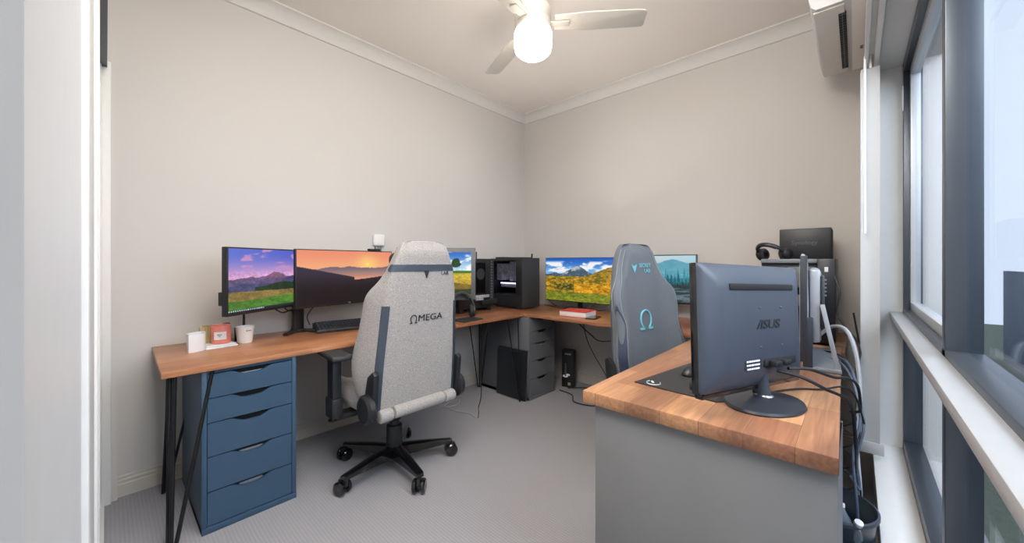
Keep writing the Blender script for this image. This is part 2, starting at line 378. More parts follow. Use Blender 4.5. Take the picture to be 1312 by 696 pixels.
# ================================================================ SETTING
XL, YB, XR, CH = -2.662, 3.095, .065, 2.73
YF = .038
WY0, WY1, WZ0, WZ1, XO = .25, 2.585, .264, 2.10, .163
struct(B().box(XL-.1, .4, -1.2, YB+.1, -.06, 0).make('floor', 'carpet', smooth=False))
struct(B().box(XL-.1, .4, -1.2, YB+.1, CH, CH+.06).make('ceiling', 'ceil', smooth=False))
struct(B().box(XL-.1, XL, -.1, YB+.1, 0, CH).make('wall_left', 'wall', smooth=False))
struct(B().box(XL, .3, YB, YB+.1, 0, CH).make('wall_back', 'wall', smooth=False))
b = B(); b.box(XR, .3, WY1, YB, 0, CH); b.box(XR, .3, -1.2, WY0, 0, CH); b.box(XR, .3, WY0, WY1, 0, WZ0-.03); b.box(XR, .3, WY0, WY1, WZ1, CH)
struct(b.make('wall_right', 'wall', smooth=False))
b = B(); b.box(XL, -2.625, -.12, YF, 0, CH); b.box(-2.625, -.22, -.12, -.012, 2.1, CH); 
struct(b.make('wall_front', 'wall', smooth=False))
# cornice
def cornice(name, rotz, loc, L):
    s = .085; pr = [(0,0),(0,-.082),(.012,-.08),(.02,-.06),(.045,-.028),(.07,-.014),(s,-.01),(s,0)]
    # pr x = away from wall, y = z ; extrude along length
    return struct(B().prism(pr, 0, L, 'X').make(name, 'cornice', loc=loc, rot=(0,0,rotz), ang=25))
# prism axis X: (y,z) at x=h ; for back wall length along X, away = -y
cornice('trim_1', PI, (XR+.0, YB, CH), XR-XL)            # back wall: local y -> -y
cornice('trim_2', -PI/2, (XL, YB, CH), YB-YF+.0)          # left wall: local y -> +x, runs towards -y
cornice('trim_3', PI/2, (XR, -.9, CH), YB+.9)
# skirting boards with stepped top
sk = [(0,0),(.016,0),(.016,.06),(.012,.064),(.012,.078),(.007,.084),(.007,.095),(0,.1)]
sk = [(a,z) for a,z in sk]
struct(B().prism(sk, 0, YB-YF, 'X').make('baseboard_left', 'skirt', loc=(XL,YB,0), rot=(0,0,-PI/2), smooth=False))
struct(B().prism(sk, 0, XR-XL, 'X').make('baseboard_back', 'skirt', loc=(XR,YB,0), rot=(0,0,PI), smooth=False))
# wardrobe doors, seen almost edge on at the left
w = struct(B().box(-2.625, -2.60, -.06, .016, 0, 2.1, .002).make('trim_4', 'trim'))
d = struct(B().box(-2.60, -.22, -.05, -.02, .012, 2.07).make('door_1', 'door', smooth=False))
b = B()
for x in (-2.60, -1.9, -1.44, -.72): b.box(x, x+.035, -.022, -.014, .012, 2.07, .002)
b.make('door_frame', 'trim', d)
B().box(-2.60, -.22, -.055, -.006, 0, .012).make('bottom_track', 'trim', d, smooth=False)
B().box(-2.60, -.22, -.055, .004, 2.07, 2.1).make('top_track', 'alu', d, smooth=False)
# window
w = struct(B().box(XR-.008, XO, WY0, WY1-.002, WZ0-.03, WZ0, .003).make('window_1', 'trim'))
b = B(); b.box(XR+.001, XO, WY1-.012, WY1-.0005, WZ0, WZ1-.012); b.box(XR+.001, XO, WY0, WY1-.001, WZ1-.012, WZ1-.0005); b.make('window_reveal', 'trim', w, smooth=False)
b = B(); FX0, FX1 = XO, .225
for y in (WY1-.05, 1.42, WY0): b.box(FX0, FX1, y, y+.045, WZ0, WZ1, .002)
b.box(FX0, FX1, WY0, WY1, WZ0-.01, WZ0+.045, .002); b.box(FX0, FX1, WY0, WY1, WZ1-.055, WZ1, .002); b.box(FX0, FX1, WY0, WY1, .872, .93, .002)
b.make('window_frame', 'alu', w)
b = B()   # inner sash of upper pane
for y in (WY1-.085, 1.465): b.box(FX0+.02, FX1-.01, y, y+.035, .93, WZ1-.055, .002)
b.box(FX0+.02, FX1-.01, 1.465, WY1-.05, .93, .965, .002); b.box(FX0+.02, FX1-.01, 1.465, WY1-.05, WZ1-.09, WZ1-.055, .002)
b.make('window_sash', 'alul', w)
B().box(.118, FX0+.004, WY0, WY1-.013, .885, .912, .004).make('transom_ledge', 'alul', w)
B().box(FX0+.035, FX0+.039, WY0+.04, WY1-.04, WZ0+.03, WZ1-.04).make('glass', 'glass', w, smooth=False)
B().box(FX0-.004, FX0+.002, WY1-.048, WY1-.012, 1.86, 1.98, .002).make('latch_plate', 'white', w)
# outside
tag(B().box(1.6, 1.66, -3, 9, -.3, 1.02).make('fence', 'fence', smooth=False), 'dark blue-grey fence outside beyond the window', 'fence')
struct(B().box(.4, 12, -6, 14, -.4, -.3).make('ground', 'grass', smooth=False))

# ================================================================ AIR CONDITIONER
ac = thing('air_conditioner', 'white wall-mounted air conditioner above the window beside the ceiling corner', 'air conditioner', (XR, 2.1, 2.25))
pr = [(0,.0),(-.195,.0),(-.212,.016),(-.222,.06),(-.222,.2),(-.20,.27),(0,.28)]
B().prism(pr, 0, .8, 'Y', bev=.003).make('housing', 'acd', ac)
B().box(-.205, -.102, .02, .785, -.006, .001, .002).make('underside_panel', 'acw', ac)
B().box(-.08, -.004, .01, .79, -.005, .001, .002).make('rear_panel', 'acw', ac)
B().box(-.126+.003, -.097, .09, .72, -.0075, -.0015).make('air_slot', 'cavity', ac, smooth=False)
b = B(); b.box(-.112,-.109,.095,.715,-.0083,-.007)
for i in range(24): b.box(-.121, -.1, .1+i*.026, .103+i*.026, -.0085, -.007)
b.make('slot_fins', 'dgrey', ac, smooth=False)
marks('printed_marking', [[1.2,.8],[.6,1.4],[2.4]], .016, 'bezel', ac, (-.045, .5, -.0062), (PI,0,-PI/2))

# ================================================================ CEILING FAN
FXc, FYc = -1.33, 1.62
fan = thing('ceiling_fan', 'white three-blade ceiling fan with a lit globe', 'ceiling fan', (FXc, FYc, CH))
B().lathe([(0,0),(.075,0),(.075,-.02),(.06,-.05),(.02,-.06),(0,-.06)]).make('canopy', 'fanw', fan)
B().cyl(.013, -.18, -.05).make('downrod', 'fanw', fan)
B().lathe([(0,-.13),(.05,-.135),(.09,-.155),(.102,-.18),(.102,-.225),(.095,-.235),(.095,-.24),(.101,-.245),(.101,-.275),(.09,-.29),(0,-.29)], 40).make('motor_housing', 'fanw', fan)
B().lathe([(.09,-.282),(.1,-.29),(.105,-.305),(.106,-.37),(.1,-.40),(.08,-.42),(.04,-.43),(0,-.432)], 40).make('globe', 'globe', fan)
for k in range(3):
    a = math.radians(38+120*k)
    pr = [(.12,-.05),(.3,-.062),(.56,-.06),(.6,-.055),(.612,-.04),(.612,.045),(.6,.055),(.3,.06),(.12,.045)]
    B().prism(pr, -.004, .004, 'Z', mx=T((0,0,-.245),(math.radians(-11),0,0)), bev=.002).make('blade', 'fanw', fan, rot=(0,0,a))
    B().box(.08,.2,-.02,.02,-.256,-.248,.002).make('blade_bracket', 'fanw', fan, rot=(0,0,a))

# ================================================================ DESKS
def hairpin(parent, x, y, h, dx, dy, r=.006, spread=.13):
    """three-rod hairpin leg; foot at x,y; rods splay toward dx,dy at the top"""
    b = B()
    tops = [(x, y), (x+dx*spread, y), (x, y+dy*spread)]
    b.tube([(x+dx*.008, y+dy*.008, .004), (x+dx*.02, y+dy*.02, h)], r, 10, False)
    b.tube([(x+dx*.02, y, .004), (x+dx*(spread+.02), y+dy*.015, h)], r, 10, False)
    b.tube([(x, y+dy*.02, .004), (x+dx*.015, y+dy*(spread+.02), h)], r, 10, False)
    b.tube([(x+dx*.02, y, .01), (x+dx*.008, y+dy*.008, .002), (x, y+dy*.02, .01)], r*1.1, 10, True)
    b.box(min(x,x+dx*(spread+.03)), max(x,x+dx*(spread+.03)), min(y,y+dy*(spread+.03)), max(y,y+dy*(spread+.03)), h-.003, h)
    return b.make('hairpin_leg', 'blkmetal', parent)
DZ, DT = .715, .024
ld = thing('desk', 'long walnut-brown wooden desk on black hairpin legs along the left wall', 'desk', (0,0,0))
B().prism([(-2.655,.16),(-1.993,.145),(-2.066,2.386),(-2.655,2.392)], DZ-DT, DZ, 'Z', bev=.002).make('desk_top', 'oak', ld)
hh = DZ-DT
hairpin(ld, -2.545, .19, hh, 1, 1, .006); hairpin(ld, -2.005, .168, hh, -1, 1, .0078, .12)
hairpin(ld, -2.56, 2.34, hh, 1, -1, .005); hairpin(ld, -2.03, 2.32, hh, -1, -1, .005)
B().box(-2.5, -2.06, .62, .66, hh-.012, hh-.0005).make('rail', 'blkmetal', ld)
bd = thing('desk', 'wooden desk along the back wall under the landscape monitors', 'desk', (0,0,0))
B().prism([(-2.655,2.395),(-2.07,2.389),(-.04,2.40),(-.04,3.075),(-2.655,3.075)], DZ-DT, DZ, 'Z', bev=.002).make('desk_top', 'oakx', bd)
B().box(-.6, -.4, 2.85, 2.9, 0, DZ-DT).make('leg', 'blkmetal', bd)
rd = thing('desk', 'chunky butcher-block desk under the window in the foreground', 'desk', (0,0,0))
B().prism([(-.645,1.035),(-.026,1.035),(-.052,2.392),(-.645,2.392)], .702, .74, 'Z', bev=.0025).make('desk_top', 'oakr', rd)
for x in (-.6,-.08): B().tube([(x,2.32,0),(x,2.34,.702)], .018, 12, False).make('leg', 'blkmetal', rd)

# ---------------------------------------------------------------- drawer units (front faces local -Y, origin at front-left-bottom corner floor)
def drawer_unit(label, loc, rz, body, front, H=.69, clut=None):
    t = thing('drawer_unit', label, 'drawers', loc, rz); W, D, tk = .36, .58, .018
    b = B(); b.box(0, tk, .0, D, 0, H, .001); b.box(W-tk, W, 0, D, 0, H, .001); b.box(tk, W-tk, .002, D, H-.014, H, .001); b.box(tk, W-tk, D-.01, D, 0, H); b.box(0, W, -.004, D, .0, .026, .001)
    b.make('cabinet_body', body, t)
    B().box(tk, W-tk, .03, D-.012, .03, H-.016).make('drawer_cavity', 'cavity', t, smooth=False)
    hs = [.15,.155,.15,.108,.108]; z = .03; sc = (H-.014-z-.004*5)/sum(hs)
    for i, h in enumerate(hs):
        h *= sc; x0, x1 = tk+.002, W-tk-.002; cx = W/2; nw = .085; nd = .022
        top = z+h
        pts = [(x0,z),(x1,z),(x1,top),(cx+nw,top)]
        for k in range(1, 11):
            u = k/10; pts.append((cx+nw-u*.062, top-nd*(u*u*(3-2*u))))
        for k in range(10, 0, -1):
            u = k/10; pts.append((cx-nw+u*.062, top-nd*(u*u*(3-2*u))))
        pts += [(cx-nw,top),(x0,top)]
        dr = B().prism(pts, .002, .016, 'Y').make('drawer', front, t, smooth=False)
        if clut and clut[i]:
            B().box(cx-.045, cx+.045, .022, .029, top-nd-.004, top-nd+clut[i], .001).make('drawer_contents', 'silver', dr, smooth=False)
        z = top+.004
    return t
# unit placed with local X -> world; front facing +X : local -Y -> +X  => rz = +90deg ; local X -> +Y
drawer_unit('blue five-drawer unit under the left end of the desk', (-2.016, .271, 0), PI/2, 'blue', 'blue', clut=[.008,.006,0,0,.003])
drawer_unit('dark grey drawer unit in the far corner where the desks meet', (-1.99, 2.372, 0), PI/2, 'grey', 'grey', clut=[0,0,.01,0,0])
# foreground unit: drawers face -X (towards the chair): local -Y -> -X => rz=-90 ; local X -> -Y
drawer_unit('grey drawer unit at the near end of the butcher-block desk, its side panel facing out', (-.608, 1.41, 0), -PI/2, 'greyf', 'greyf', H=.702)

# ================================================================ MONITORS
def monitor(label, cx, cy, zc, w, h, rz, pic=None, frame='blk', bez=.008, chin=.014, depth=.022, tilt=0, roll=0, em=.85, group=None):
    """rz: rotation so that local -Y faces the viewer of the screen. Root at screen centre height 0 (desk)"""
    t = thing('monitor', label, 'monitor', (cx, cy, DZ), rz, group); z = zc-DZ
    R = (tilt, roll, 0)
    body = B(); body.box(-w/2, w/2, -depth/2, depth/2, -h/2, h/2, .003); body.box(-w*.32, w*.32, depth/2-.004, depth/2+.02, -h*.3, h*.3, .008)
    body = body.make('casing', frame, t, loc=(0,0,z), rot=R)
    if pic: screen('display', w-2*bez, h-bez-chin, pic, body, (0, -depth/2-.0008, (chin-bez)/2), (0,0,0), em=em)
    return t, body, z
def face(ang): return ang
# 1: left, angled. left edge (-2.2,.38) right (-2.46,.76): right dir vector
def place(l, r):
    cx, cy = (l[0]+r[0])/2, (l[1]+r[1])/2; return cx, cy, math.atan2(r[1]-l[1], r[0]-l[0]), math.hypot(r[0]-l[0], r[1]-l[1])
cx, cy, a, w = place((-2.205,.38), (-2.462,.752))
t, body, z = monitor('monitor showing purple sky over a green meadow at the left end of the desk', cx, cy, 1.056, w, .335, a, pic_purple, bez=.007, chin=.016, depth=.03, em=.9)
B().box(-w/2-.004, -w/2+.03, .012, .03, -.115, -.05, .003, mx=T((0,0,0))).make('side_port_block', 'blk', body)
# second
cx, cy, a, w2 = place((-2.395,.74), (-2.535,1.43))
t2, body2, z2 = monitor('widescreen monitor showing an orange sunset over dark mountains', cx, cy, 1.052, w2, .352, a, pic_sunset, frame='blk', bez=.006, chin=.015, depth=.024)
text('logo', 'LG', .012, 'lpr', body2, (.0,-.0125,-.167), (PI/2,0,0))
B().box(.16,.25,-.01,.02,.176,.192,.004).make('webcam', 'blk', body2)
# shared stand between monitor 1 and 2
ms = thing('monitor_stand', 'black twin-arm monitor stand with flat feet between the two left monitors', 'monitor stand', (-2.575, .815, DZ))
b = B(); b.box(-.02,.02,-.03,.03,.01,.40,.004); b.make('post', 'blk', ms)
b = B(); b.tube([(0,0,.012),(.06,-.06,.008),(.10,-.10,.006)], .011, 8, flat=1.3); b.tube([(0,0,.012),(.08,.06,.008),(.13,.09,.006)], .011, 8, flat=1.3); b.box(-.035,.035,-.035,.035,0,.016,.004); b.make('foot', 'blk', ms)
b = B(); b.tube([(0,0,.33),(.07,-.1,.335),(.2,-.245,.34)], .016, 8); b.make('arm', 'blk', ms)
b = B(); b.tube([(0,0,.33),(.04,.12,.335),(.07,.25,.338)], .016, 8); b.make('arm', 'blk', ms)
tag(B().tube([(-2.50,.66,.885),(-2.47,.70,.855),(-2.52,.76,.86),(-2.545,.78,.84),(-2.54,.775,.77),(-2.56,.775,.725)], .0045).make('cable', 'cab_b'), 'black cable looping from the purple-sky monitor down its stand', 'cable')
tag(B().tube([(-2.51,.715,.885),(-2.49,.735,.862),(-2.53,.77,.85),(-2.54,.783,.80)], .0035).make('cable', 'cab_b'), 'short black lead under the purple-sky monitor beside its stand', 'cable')
# third, in the corner
cx, cy, a, w3 = place((-2.53,1.475), (-2.17,1.94))
t3, body3, z3 = monitor('thick grey-framed monitor showing a yellow field, partly behind the light grey chair', cx, cy, 1.06, w3, .40, a, pic_field, frame='bezel', bez=.034, chin=.045, depth=.035)
B().box(-.03,.03,.02,.05,-.33,.0,.005).make('stand', 'blk', t3, loc=(0,0,z3))
B().cyl(.11,0,.012,mx=T((0,.06,0)),bev=.003).make('stand_base', 'blk', t3, loc=(0,0,.0005))
# fourth, fifth on the back desk
t4, body4, z4 = monitor('monitor showing an autumn mountain valley above the red book', -1.895, 2.96, .985, .735, .415, 0, pic_autumn, bez=.005, chin=.007, depth=.022)
B().box(-.02,.02,.0,.02,-.26,0,.003).make('stand','blk',t4,loc=(0,.03,z4)); B().box(-.12,.12,-.04,.09,0,.008,.003).make('stand_base','blk',t4,loc=(0,0,.0005))
t5, body5, z5 = monitor('monitor showing teal misty mountains behind the dark chair', -1.165, 2.95, 1.02, .61, .375, 0, pic_teal, bez=.008, chin=.012, depth=.022)
B().box(-.02,.02,.0,.02,-.29,0,.003).make('stand','blk',t5,loc=(0,.03,z5)); B().box(-.10,.10,-.04,.09,0,.008,.003).make('stand_base','blk',t5,loc=(0,0,.0005))

# ---- foreground monitor seen from behind
l, r = (-.300,1.05), (-.143,1.50)
cx, cy, a, w = place(l, r); w += .012
am = thing('monitor', 'dark slate monitor seen from behind with oval foot on the butcher-block desk', 'monitor', (cx, cy, .74), a)
zc = .228
h = .345
# casing: local -Y faces the camera (back). superelliptic back
body = B(); rings = []
def rr(wd, hg, y, rad, n=6):
    pts = []
    for sx, sz, a0 in ((1,1,0),(-1,1,PI/2),(-1,-1,PI),(1,-1,3*PI/2)):
        for k in range(n+1):
            an = a0+k*PI/2/n; pts.append((sx*(wd/2-rad)+rad*math.cos(an), y, sz*(hg/2-rad)+rad*math.sin(an)))
    return pts
for wd, hg, y, rad in ((w-.01,h-.01,.022,.006),(w,h,.02,.008),(w,h,.0,.01),(w-.004,h-.004,-.004,.012),(w-.03,h-.03,-.012,.016),(w-.07,h-.07,-.022,.02),(w-.13,h-.13,-.026,.02)):
    rings.append(rr(wd,hg,y,rad))
body.loft(rings)
ROT = (math.radians(-3), math.radians(2.2), 0)
body = body.make('casing', 'slate', am, loc=(0,0,zc), rot=ROT, ang=35)
B().box(-w/2-.001, -w/2+.006, .002, .024, -h/2, h/2, .003).make('side_bezel', 'blkg', body)
b = B(); b.box(-w/2+.004, w/2-.004, -.004,.02,-h/2-.012,-h/2+.014,.004); b.make('lower_bezel', 'blkg', body)
B().box(-.15, .168, -.030, -.018, h/2-.073, h/2-.054, .0045).make('vent_slot', 'cavity', body)
text('logo', '/ISUS', .036, 'gprint', body, (.032,-.0265,.002), (PI/2,0,0), .001, bold=.0006, xs=1.5, shear=.15)
for sx in (-.01,.10):
    for sz in (-.06,.05): B().sph(.003, mx=T((sx,-.0262,sz)), u=8, v=6).make('screw', 'bezel', body)

b = B(); b.box(.0,.17,-.031,-.02,-.118,-.094,.006); b.make('port_recess', 'cavity', body)
lb = B().box(-.09,-.01,-.0265,-.0245,-.118,-.092).make('rating_sticker', 'slated', body, rot=(0,0,0), smooth=False)
marks('sticker_print', [[1.2,1.6,1,1.2,3],[.8,1.6,2,.6,3],[1,1.2,1.4,.8,3]], .0068, 'lpr', lb, (-.05,-.0266,-.096), (PI/2,0,0))
b = B()
for px_ in (.035,.085): b.box(px_-.018,px_+.018,-.052,-.028,-.115,-.099,.004)
b.make('plug', 'blk', body)
# neck + oval foot
b = B(); b.tube([(.02,.0,-.14),(.02,-.006,-.17),(.02,-.02,-.213)], [.021,.015], 12, False, flat=1.5); b.make('neck', 'slate', am, loc=(0,0,zc))
b = B(); b.lathe([(0,0),(.118,0),(.12,.004),(.116,.010),(.09,.014),(.04,.022),(.02,.028),(0,.028)], 48, mx=T((.0,0,0),(0,0,0),(1.0,.78,1))); b.make('oval_foot', 'slated', am, loc=(.02,-.02,.0005))
b = B(); b.lathe([(0,.024),(.02,.03),(.024,.026)],20); b.make('neck_collar','chrome',am,loc=(.02,-.02,.0))
# cables from plugs
tag(B().tube([(-.165,1.29,.842),(-.11,1.29,.835),(-.06,1.34,.80),(-.025,1.42,.765),(-.008,1.5,.71),(.0,1.6,.55),(.0,1.80,.40),(.0,1.86,.2),(.0,1.87,.03)], .0045).make('cable', 'cab_b'), 'black power cable from the monitor back, crossing the desk edge nearest the camera', 'cable')
tag(B().tube([(-.145,1.34,.842),(-.10,1.40,.835),(-.05,1.50,.80),(-.02,1.62,.775),(.004,1.72,.73),(.01,1.76,.64),(-.006,1.8,.6),(.002,1.85,.4),(.002,1.88,.05)], .0045).make('cable', 'cab_b'), 'black video cable from the monitor back, running behind the power cable', 'cable')
tag(B().tube([(-.20,1.40,.744),(-.14,1.50,.744),(-.08,1.55,.744),(-.03,1.62,.745),(.0,1.68,.70),(.02,1.75,.6)], .003).make('cable', 'cab_b'), 'thin black cable lying on the desk between oval foot and window edge', 'cable')

# ---- second monitor on easel stand, seen edge on
em_ = thing('monitor', 'grey monitor on an A-shaped silver easel stand, seen edge-on behind the slate monitor', 'monitor', (-.140, 1.80, .74), math.radians(94))
# local X ~ along the screen (toward +Y world), local -Y faces right/back (+X)
rings = []
b = B(); pr = [(-.012,.02),(.0,.018),(.006,.1),(.008,.25),(.004,.4),(-.004,.44),(-.014,.442),(-.02,.40),(-.02,.1)]
b.prism([(-y,z) for y,z in pr], 0, .46, 'X', bev=.002); b.make('casing', 'silver', em_, rot=(math.radians(0),0,0))
B().box(-.003,.002,-.004,.018,.03,.435,.002).make('edge_bezel', 'slated', em_)
B().box(.03,.43,-.045,-.008,.10,.385,.014).make('rear_cover', 'silver', em_)
B().box(.03,.40,-.055,-.044,.16,.36,.006).make('rear_vents', 'slated', em_)
for x in (.02,.40):
    B().prism([(-.04,.25),(-.055,.25),(-.10,.012),(-.085,.012)], x, x+.022, 'X', bev=.002).make('easel_leg', 'silver', em_)
b = B(); b.box(0,.44,-.103,.012,0,.014,.003); b.make('stand_base', 'greypl', em_)
b = B(); b.box(-.002,.02,-.02,.01,.012,.20,.003); b.make('lower_bracket', 'slated', em_)

# ================================================================ KEYBOARD
kb = thing('keyboard', 'black mechanical keyboard under the sunset monitor', 'keyboard', (-2.40, .865, DZ+.001), math.radians(80))
KW, KD = .44, .15
B().prism([(0,0),(KD,0),(KD,.046),(0,.018)], 0, KW, 'X', bev=.003).make('case', 'blk', kb)
b = B()
for rI in range(6):
    n = 21; y = .008+rI*.0228; z = .018+(y/KD)*.028
    for i in range(n):
        if rI == 0 and 4 <= i <= 9: continue
        x = .01+i*.0201; b.prism([(x+.001,y),(x+.0178,y),(x+.0178,y+.018),(x+.001,y+.018)], z-.004, z+.012, 'Z')
    if rI == 0: b.prism([(.01+4*.0201,y),(.01+10*.0201-.002,y),(.01+10*.0201-.002,y+.018),(.01+4*.0201,y+.018)], z-.002, z+.010, 'Z')
b.make('keycaps', 'slated', kb, smooth=False)
tag(B().tube([(-2.56,.88,.75),(-2.59,.875,.80),(-2.57,.90,.855),(-2.545,.93,.88)], .003).make('cable', 'cab_b'), 'thin black keyboard cable rising from desk to sunset monitor', 'cable')

# ================================================================ DESK DECOR (left end)
cu = thing('ceramic_pot', 'white leaf-shaped ceramic pot at the left end of the desk', 'pot', (-2.385, .30, DZ), math.radians(-35))
def leaf(r, n=14):
    a = [];
    for k in range(n+1): u = k/n; a.append((-r+2*r*u, -.62*r*math.sin(PI*u)))
    for k in range(1,n): u = k/n; a.append((r-2*r*u, .62*r*math.sin(PI*u)))
    return a
b = B(); o_ = leaf(.052); i_ = leaf(.044)
b.loft([[(x*.97,y*.97,0) for x,y in o_],[(x,y,.004) for x,y in o_],[(x,y,.078) for x,y in o_],[(x,y,.08) for x,y in o_],[(x,y,.08) for x,y in i_],[(x*.97,y*.97,.02) for x,y in i_]])
b.make('vessel', 'white', cu, ang=30); cu.scale = (1.12,1.12,1.08)
tray = thing('tray', 'small white tray under the coral candle', 'tray', (-2.425, .40, DZ), math.radians(8))
B().box(-.075,.06,-.075,.06,.0,.008,.003).make('lower_plate', 'white', tray)
B().box(-.07,.055,-.07,.055,.009,.016,.003).make('upper_plate', 'paper', tray)
cn = thing('candle', 'coral pink glass candle with a white label', 'candle', (-2.425,.405,DZ+.016), math.radians(-28))
B().lathe([(0,0),(.034,0),(.038,.004),(.0385,.083),(.037,.088),(.034,.084),(.034,.07),(0,.07)], 36).make('glass', 'coral', cn)
cn.scale = (1.1,1.1,1.05)
rings = []
b = B(); n = 10; P0 = [(.0392*math.cos(math.radians(-30+6*k*1.2+ -8)), .0392*math.sin(math.radians(-30+7.2*k-8))) for k in range(n+1)]
b.loft([[(x,y,.022) for x,y in P0],[(x,y,.06) for x,y in P0]], closed=False); b.make('paper_label', 'paper', cn, rot=(0,0,math.radians(15)))
marks('label_print', [[2,1.2],[.8,.6]], .005, 'bezel', cn, (.0402*math.cos(math.radians(10)), .0402*math.sin(math.radians(10)), .046), (PI/2,0,math.radians(100)))
cp = thing('candle', 'white candle cup with small dark lettering, right of the coral candle', 'candle', (-2.435,.51,DZ))
B().lathe([(0,0),(.032,0),(.034,.003),(.042,.082),(.0425,.088),(.040,.088),(.038,.076),(0,.074)], 36).make('cup', 'cream', cp)
marks('lettering', [[.8,.7,.9,.7]], .006, 'ink', cp, (.0400*math.cos(-.1)+.0025,.0400*math.sin(-.1)+.012,.068), (PI/2,0,math.radians(100)))
gh = thing('candle_holder', 'ribbed gold glass holder behind the white pot and coral candle', 'candle holder', (-2.50,.365,DZ))
b = B(); n = 48; ring = lambda z, s=1: [(s*(.036+.0035*math.cos(k*PI))*math.cos(2*PI*k/n), s*(.036+.0035*math.cos(k*PI))*math.sin(2*PI*k/n), z) for k in range(n)]
b.loft([ring(0,.9), ring(.005), ring(.095), ring(.1), ring(.1,.88), ring(.03,.86)]); b.make('ribbed_glass', 'gold', gh)
B().lathe([(0,.03),(.028,.03),(.028,.055),(0,.056)]).make('wax', 'cream', gh)
db = thing('figurine', 'small dark brown ornament behind the coral candle', 'ornament', (-2.52,.43,DZ))
b = B(); b.lathe([(0,0),(.02,0),(.018,.02),(.012,.05),(.014,.085),(.011,.092),(0,.093)]); b.sph(.014, mx=T((.0,.012,.098),(0,0,0),(1,1.5,.6))); b.make('body', 'brown', db)
tn = thing('antenna', 'thin black antenna standing behind the white candle cup', 'antenna', (-2.58,.535,DZ))
B().cyl(.012,0,.03,bev=.003).make('base','blk',tn); B().tube([(0,0,.02),(0,.0,.17)], [.008,.005], 10, False).make('rod','blk',tn)
sb = thing('speaker', 'small black gadget between coral candle and white cup', 'gadget', (-2.51,.49,DZ))
B().box(-.012,.012,-.012,.012,0,.075,.004).make('body','blk',sb)

# ================================================================ ROUTER on wall
ro = thing('wall_router', 'white rounded plug-in box on the wall above the sunset monitor', 'router', (XL, 1.395, 1.24))
B().box(.001,.03,-.045,.045,0.03,.12,.012,3).make('housing','trim',ro); B().box(.001,.02,-.03,.02,-.03,.03,.006).make('plug_adapter','greypl',ro)
tag(B().tube([(XL+.012,1.36,1.24),(XL+.01,1.345,1.1),(XL+.01,1.34,.9),(XL+.01,1.34,.72)], .0025).make('cable','cab_g'), 'thin pale cable down the wall below the white plug-in box', 'cable')

# ================================================================ PC TOWERS
# corner tower nearest monitor 3 (side toward +X)
p1 = thing('computer_tower', 'black computer tower with a dotted vent strip, left of the glass-sided tower', 'computer', (-2.44, 2.0, DZ))
b = B(); b.box(-.2,0,0,.41,.03,.465,.004); b.make('case','blk',p1)
b = B(); b.box(.0,.003,.04,.30,.16,.43,.001); b.make('side_window','glassd',p1)
b = B(); b.box(.001,.004,.35,.40,.03,.46); 
b.make('vent_strip','blkm',p1, smooth=False)
b = B()
for k in range(16): b.box(.003,.0055,.365,.383,.06+k*.025,.073+k*.025)
b.make('vent_holes','bezel',p1, smooth=False)
b = B(); b.box(.0,.012,.05,.34,.12,.145,.003); b.box(.0,.02,.18,.26,.10,.14,.004); b.make('graphics_card','pcg',p1)
b = B(); b.cyl(.05,0,.004,mx=T((.001,.12,.33),(0,PI/2,0)),seg=24); b.cyl(.05,0,.004,mx=T((.001,.24,.33),(0,PI/2,0)),seg=24); b.make('case_fan','blkm',p1)
for y in (.04,.36): 
    B().box(-.18,-.01,y-.02,y+.02,0,.032,.004).make('foot','blk',p1)
B().tube([(-.12,.3,.46),(-.12,.3,.53)],.006,8,False).make('antenna','blk',p1)
B().box(-.0,.03,.24,.42,.06,.10,.004).make('drive_bay','blk',p1)
# glass sided tower
p2 = thing('computer_tower', 'black computer tower with lit glass side panel in the desk corner', 'computer', (-2.655, 2.57, DZ))
W_, D_ = .41, .25
b = B(); b.box(0,W_,.235,D_,.012,.47,.003); b.box(0,W_,0,.235,.012,.13,.003); b.box(0,W_,0,.235,.445,.47,.003); b.box(0,.02,0,.24,.12,.45); b.box(.335,W_,0,.24,.12,.45,.002)
b.make('case','blk',p2)
B().box(.01,.33,.0005,.004,.13,.447).make('glass_panel','glassd',p2, smooth=False)
B().box(W_,W_+.012,0,D_,.012,.475,.004).make('front_panel','blkm',p2)
b = B(); b.box(.05,.27,.10,.23,.19,.235,.004); b.box(.03,.10,.06,.2,.26,.42,.006); b.box(.15,.19,.12,.22,.25,.44,.003); b.box(.22,.32,.09,.22,.30,.42,.005); b.make('motherboard_parts','pcg',p2)
B().box(.06,.26,.085,.098,.225,.236).make('light_bar','led',p2, smooth=False)
b = B(); b.cyl(.035,0,.02,mx=T((.14,.09,.34),(PI/2,0,0)),seg=24); b.make('cooler_fan','pcg',p2)
b = B(); b.box(.04,.17,.03,.2,.47,.485,.005); b.box(.20,.37,.03,.2,.47,.482,.004); b.make('top_filter','blkm',p2)
B().tube([(.38,.18,.47),(.385,.18,.515)],.008,8,False).make('antenna','blk',p2)
for x in (.05,.36): B().box(x-.015,x+.015,.02,.22,0,.014,.002).make('foot','silver',p2)
